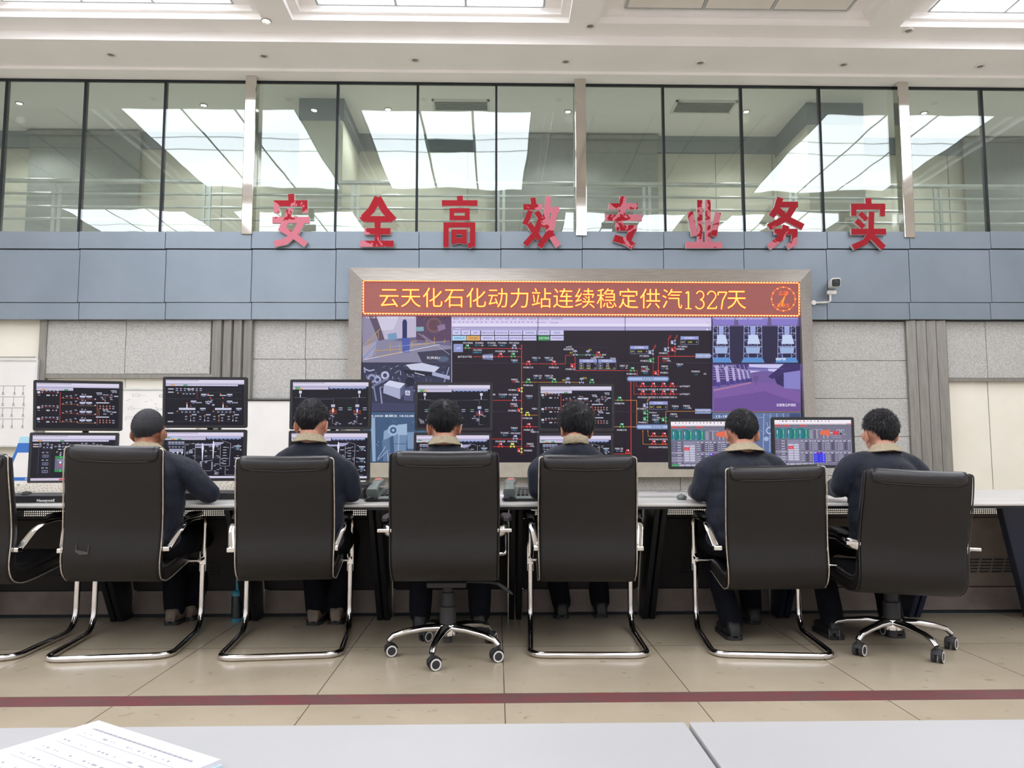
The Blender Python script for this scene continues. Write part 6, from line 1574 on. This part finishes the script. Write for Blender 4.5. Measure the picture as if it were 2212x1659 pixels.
    ln_ = {'short': 0.018, 'spiky': 0.022, 'ruffled': 0.036, 'long': 0.048, 'neat': 0.026, 'buzz': 0.005}[hair]
    whorl = Vector((0.15, -0.75, 0.65)).normalized()
    for _ in range(nt_):
        d = Vector((rg.gauss(0, 1), rg.gauss(0, 1), rg.gauss(0, 1))).normalized()
        if not hairy(d): continue
        low = max(0, -d.z - 0.1); th = thick * 0.8 * (1 - 0.75 * min(1, low * 1.6)) + (0.006 if hair == 'long' and d.z > .2 else 0)
        base = Vector((d.x * (0.076 + th) * (1 - .16 * low), -0.012 + d.y * (0.096 + th) * (1 - .14 * low), 0.010 + d.z * (0.100 + th)))
        flow = (d - whorl); flow = (flow - d * flow.dot(d)); flow = flow.normalized() if flow.length > .1 else Vector((rg.gauss(0, 1), rg.gauss(0, 1), 0))
        down = Vector((0, 0, -1)); down = (down - d * down.dot(d))
        fl = (flow * 0.7 + down * (0.9 if d.z < 0.4 else 0.15) + Vector((rg.gauss(0, 1), rg.gauss(0, 1), rg.gauss(0, 1))) * (0.30 if hair in ('spiky', 'short') else 0.13))
        up = {'spiky': 0.55, 'ruffled': 0.20, 'short': 0.28, 'long': 0.06, 'neat': 0.10, 'buzz': 0.3}[hair] * (1 if d.z > 0.1 else 0.15)
        l = ln_ * rg.uniform(0.6, 1.15) * (1 - 0.6 * min(1, low * 1.5))
        dirn = (fl.normalized() + d * up).normalized(); sd = dirn.cross(d); sd = sd.normalized() if sd.length > .05 else Vector((1, 0, 0)); w = 0.0017
        tip = base + dirn * l; mid = base + dirn * l * .55 + d * (l * 0.08)
        p = [base + sd * w, base - sd * w, base + d * w, mid + sd * w * .7, mid - sd * w * .7, mid + d * w * .7, tip]
        hb.add([Hc + HM @ q for q in p], [(0, 1, 4, 3), (1, 2, 5, 4), (2, 0, 3, 5), (3, 4, 6), (4, 5, 6), (5, 3, 6)])
    hb.build('hair', M_buzz if hair == 'buzz' else M_hair, root, smooth=True, angle=80, fix=False)
    # --- jacket
    j = MB()
    j.sphere(chest, (0.192, 0.128, 0.19), None, 20, 14); j.sphere(W(sx, sy - 0.03, 0.91), (0.178, 0.105, 0.115), None, 20, 14); j.sphere(belly, (0.200, 0.140, 0.22), None, 20, 14); j.sphere(belly + (chest - belly) * .5, (0.198, 0.134, 0.20), None, 20, 14); j.sphere(W(tx, ty + 0.015, 0.57), (0.200, 0.150, 0.095), None, 20, 14)
    NJ = NB - Vector((0, 0.004, 0.062))
    caps(j, [SL - Vector((0, 0, 0.008)), SL * .5 + NJ * .5 + Vector((0, -0.006, 0.004)), NJ, SR * .5 + NJ * .5 + Vector((0, -0.006, 0.004)), SR - Vector((0, 0, 0.008))], [0.062, 0.064, 0.066, 0.064, 0.062])
    for S, E, Hn in ((SL, elbL, hanL), (SR, elbR, hanR)):
        d = (Hn - E).normalized(); wr = Hn - d * 0.10
        caps(j, [S - Vector((0, 0, 0.015)), S * .72 + E * .28, S * .35 + E * .65, E], [0.066, 0.071, 0.067, 0.060]); caps(j, [E, E * .6 + wr * .4, wr], [0.060, 0.057, 0.043])
    meshed(j, 'jacket', M_jacket, root, 0.008, 8, 0.020, 8.5, seed)
    # --- trousers
    q = MB()
    q.sphere(W(tx, ty + 0.03, 0.545), (0.172, 0.14, 0.085), None, 20, 12)
    for hp, k_, a_ in ((hipL, kL, aL), (hipR, kR, aR)):
        caps(q, [hp, hp * .4 + k_ * .6, k_, k_ * .55 + a_ * .45, a_ + Vector((0, -0.005, 0.01))], [0.092, 0.082, 0.072, 0.070, 0.064])
    meshed(q, 'trousers', M_trouser, root, 0.010, 6, 0.012, 9.0, seed + 3)
    # --- shoes
    for f in (footL, footR):
        s_ = MB(); rings = []
        for k in range(11):
            u = k / 10; y = -0.075 + 0.27 * u
            w = 0.036 + 0.012 * math.sin(math.pi * min(1, u * 1.1)) - (0.018 if k == 10 else 0) - (0.008 if k == 0 else 0); h = (0.095 - 0.055 * max(0, u - .25) / .75 - (0.03 if k in (0, 10) else 0)) / 2
            rings.append([f + Vector((a, y, h + 0.016 + b2)) for a, b2 in rrect(w, h, min(w, h) * .7)])
        s_.loft(rings); sh_ = s_.build('shoe', shoe or M_shoe, root, smooth=True, angle=60)
        so = MB(); so.prism([f + Vector((a, 0.06 + b2, 0)) for a, b2 in rrect(0.047, 0.135, 0.034)], (0, 0, 0.022)); so.build('sole', M_rubber, sh_)
    # --- turned-down khaki collar
    c_ = MB(); n = 26; prof = [(0.057, 0.002), (0.0575, 0.019), (0.0615, 0.022), (0.066, 0.019), (0.092 * collar, -0.017), (0.089 * collar, -0.021), (0.066, 0.002)]
    cc = NB + Vector((0, -0.002, 0.0)); rings = []
    for k in range(n + 1):
        a = R(-90 - 148 + 296 * k / n); fr = max(0.0, math.sin(a))
        rings.append([cc + Vector((math.cos(a) * r * 1.02, math.sin(a) * r * 0.90 - fr * 0.0, z - 0.045 * fr + 0.010 * (1 - abs(math.cos(a))) * (math.sin(a) < 0))) for r, z in prof])
    c_.loft(rings).build('collar', M_collar, root, smooth=True, angle=50)
    return root

def HX(px, Y, py=930): return xp(px, Y, py)
def FT(px, py): p = onz(px, py, 0); return (p.x, p.y + 0.08, 0)
def Z_(py, Y): return zp(py, Y)
M_tan = mat('tanned_skin', '9c6a50', '8f5f47', 30, 0.5)
YE_, YH_ = 4.235, 4.50
def E_(px, dy=0.0, z=.815): return (xp(px, YE_ + dy, 1060), YE_ + dy, z)
def N_(px, dy=0.0, z=.80): return (xp(px, YH_ + dy, 1050), YH_ + dy, z)
person('man with cropped grey-black hair turning right, arm reaching out past the torn chair', HX(322, 4.28), 4.28, zp(882, 4.28), -7, 4, 0, tx=HX(318, 4.2), ty=4.2, shdx=0.01, elbL=E_(225), elbR=E_(452, 0.02), hanL=N_(255, 0, .81), hanR=N_(430, 0.1, .865),
       footL=FT(366, 1352), footR=FT(404, 1342), hair='buzz', shoe=M_shoeb, skin=M_tan, seed=1, collar=1.15)
person('man with short hair and big ears in front of the two-boiler screen, grey-brown shoes', HX(674, 4.28), 4.28, zp(864, 4.28), -5, 6, 0, tx=HX(668, 4.2), ty=4.2, shdx=0.0, elbL=E_(560), elbR=E_(758, 0.02), hanL=N_(610), hanR=N_(735, 0.1, .865),
       footL=FT(675, 1352), footR=FT(724, 1350), hair='short', shoe=M_shoeb, seed=2, collar=1.0)
person('man with ruffled black hair in front of the left swivel chair back', HX(960, 4.2), 4.2, zp(868, 4.2), 0, 8, 0, tx=HX(962, 4.1), ty=4.12, sh=0.955, elbL=E_(868, -0.03, .80), elbR=E_(1052, -0.03, .80), hanL=N_(900), hanR=N_(1020),
       footL=(HX(905, 4.5, 1340), 4.60, 0), footR=(HX(1035, 4.5, 1340), 4.60, 0), hair='ruffled', seed=3, collar=0.96)
person('man with longer hair bowing his head in front of the middle cantilever chair', HX(1244, 4.3), 4.3, zp(875, 4.3), 12, 12, 4, tx=HX(1240, 4.2), ty=4.2, elbL=E_(1163, 0, .83), elbR=E_(1335), hanL=N_(1190), hanR=N_(1290),
       footL=FT(1215, 1338), footR=FT(1300, 1335), hair='long', seed=4, collar=0.78, nb=-0.198)
person('man with neat short hair and wide khaki collar before the left turbine monitor', HX(1601, 4.28), 4.28, zp(884, 4.28), 0, 5, 0, tx=HX(1600, 4.2), ty=4.2, shdx=0.01, elbL=E_(1510, 0.01), elbR=E_(1700), hanL=N_(1500, 0.08), hanR=N_(1660),
       footL=FT(1590, 1385), footR=FT(1632, 1350), hair='neat', seed=5, collar=1.22)
person('man with spiky black hair turned left at the right end, before the right turbine monitor', HX(1900, 4.28), 4.28, zp(886, 4.28), 5, 4, 0, tx=HX(1908, 4.2), ty=4.2, shdx=0.0, elbL=E_(1815, 0.02, .84), elbR=E_(2000), hanL=N_(1790, 0.1, .81), hanR=N_(1940),
       footL=FT(1812, 1384), footR=FT(1945, 1380), hair='spiky', seed=6, collar=1.0)
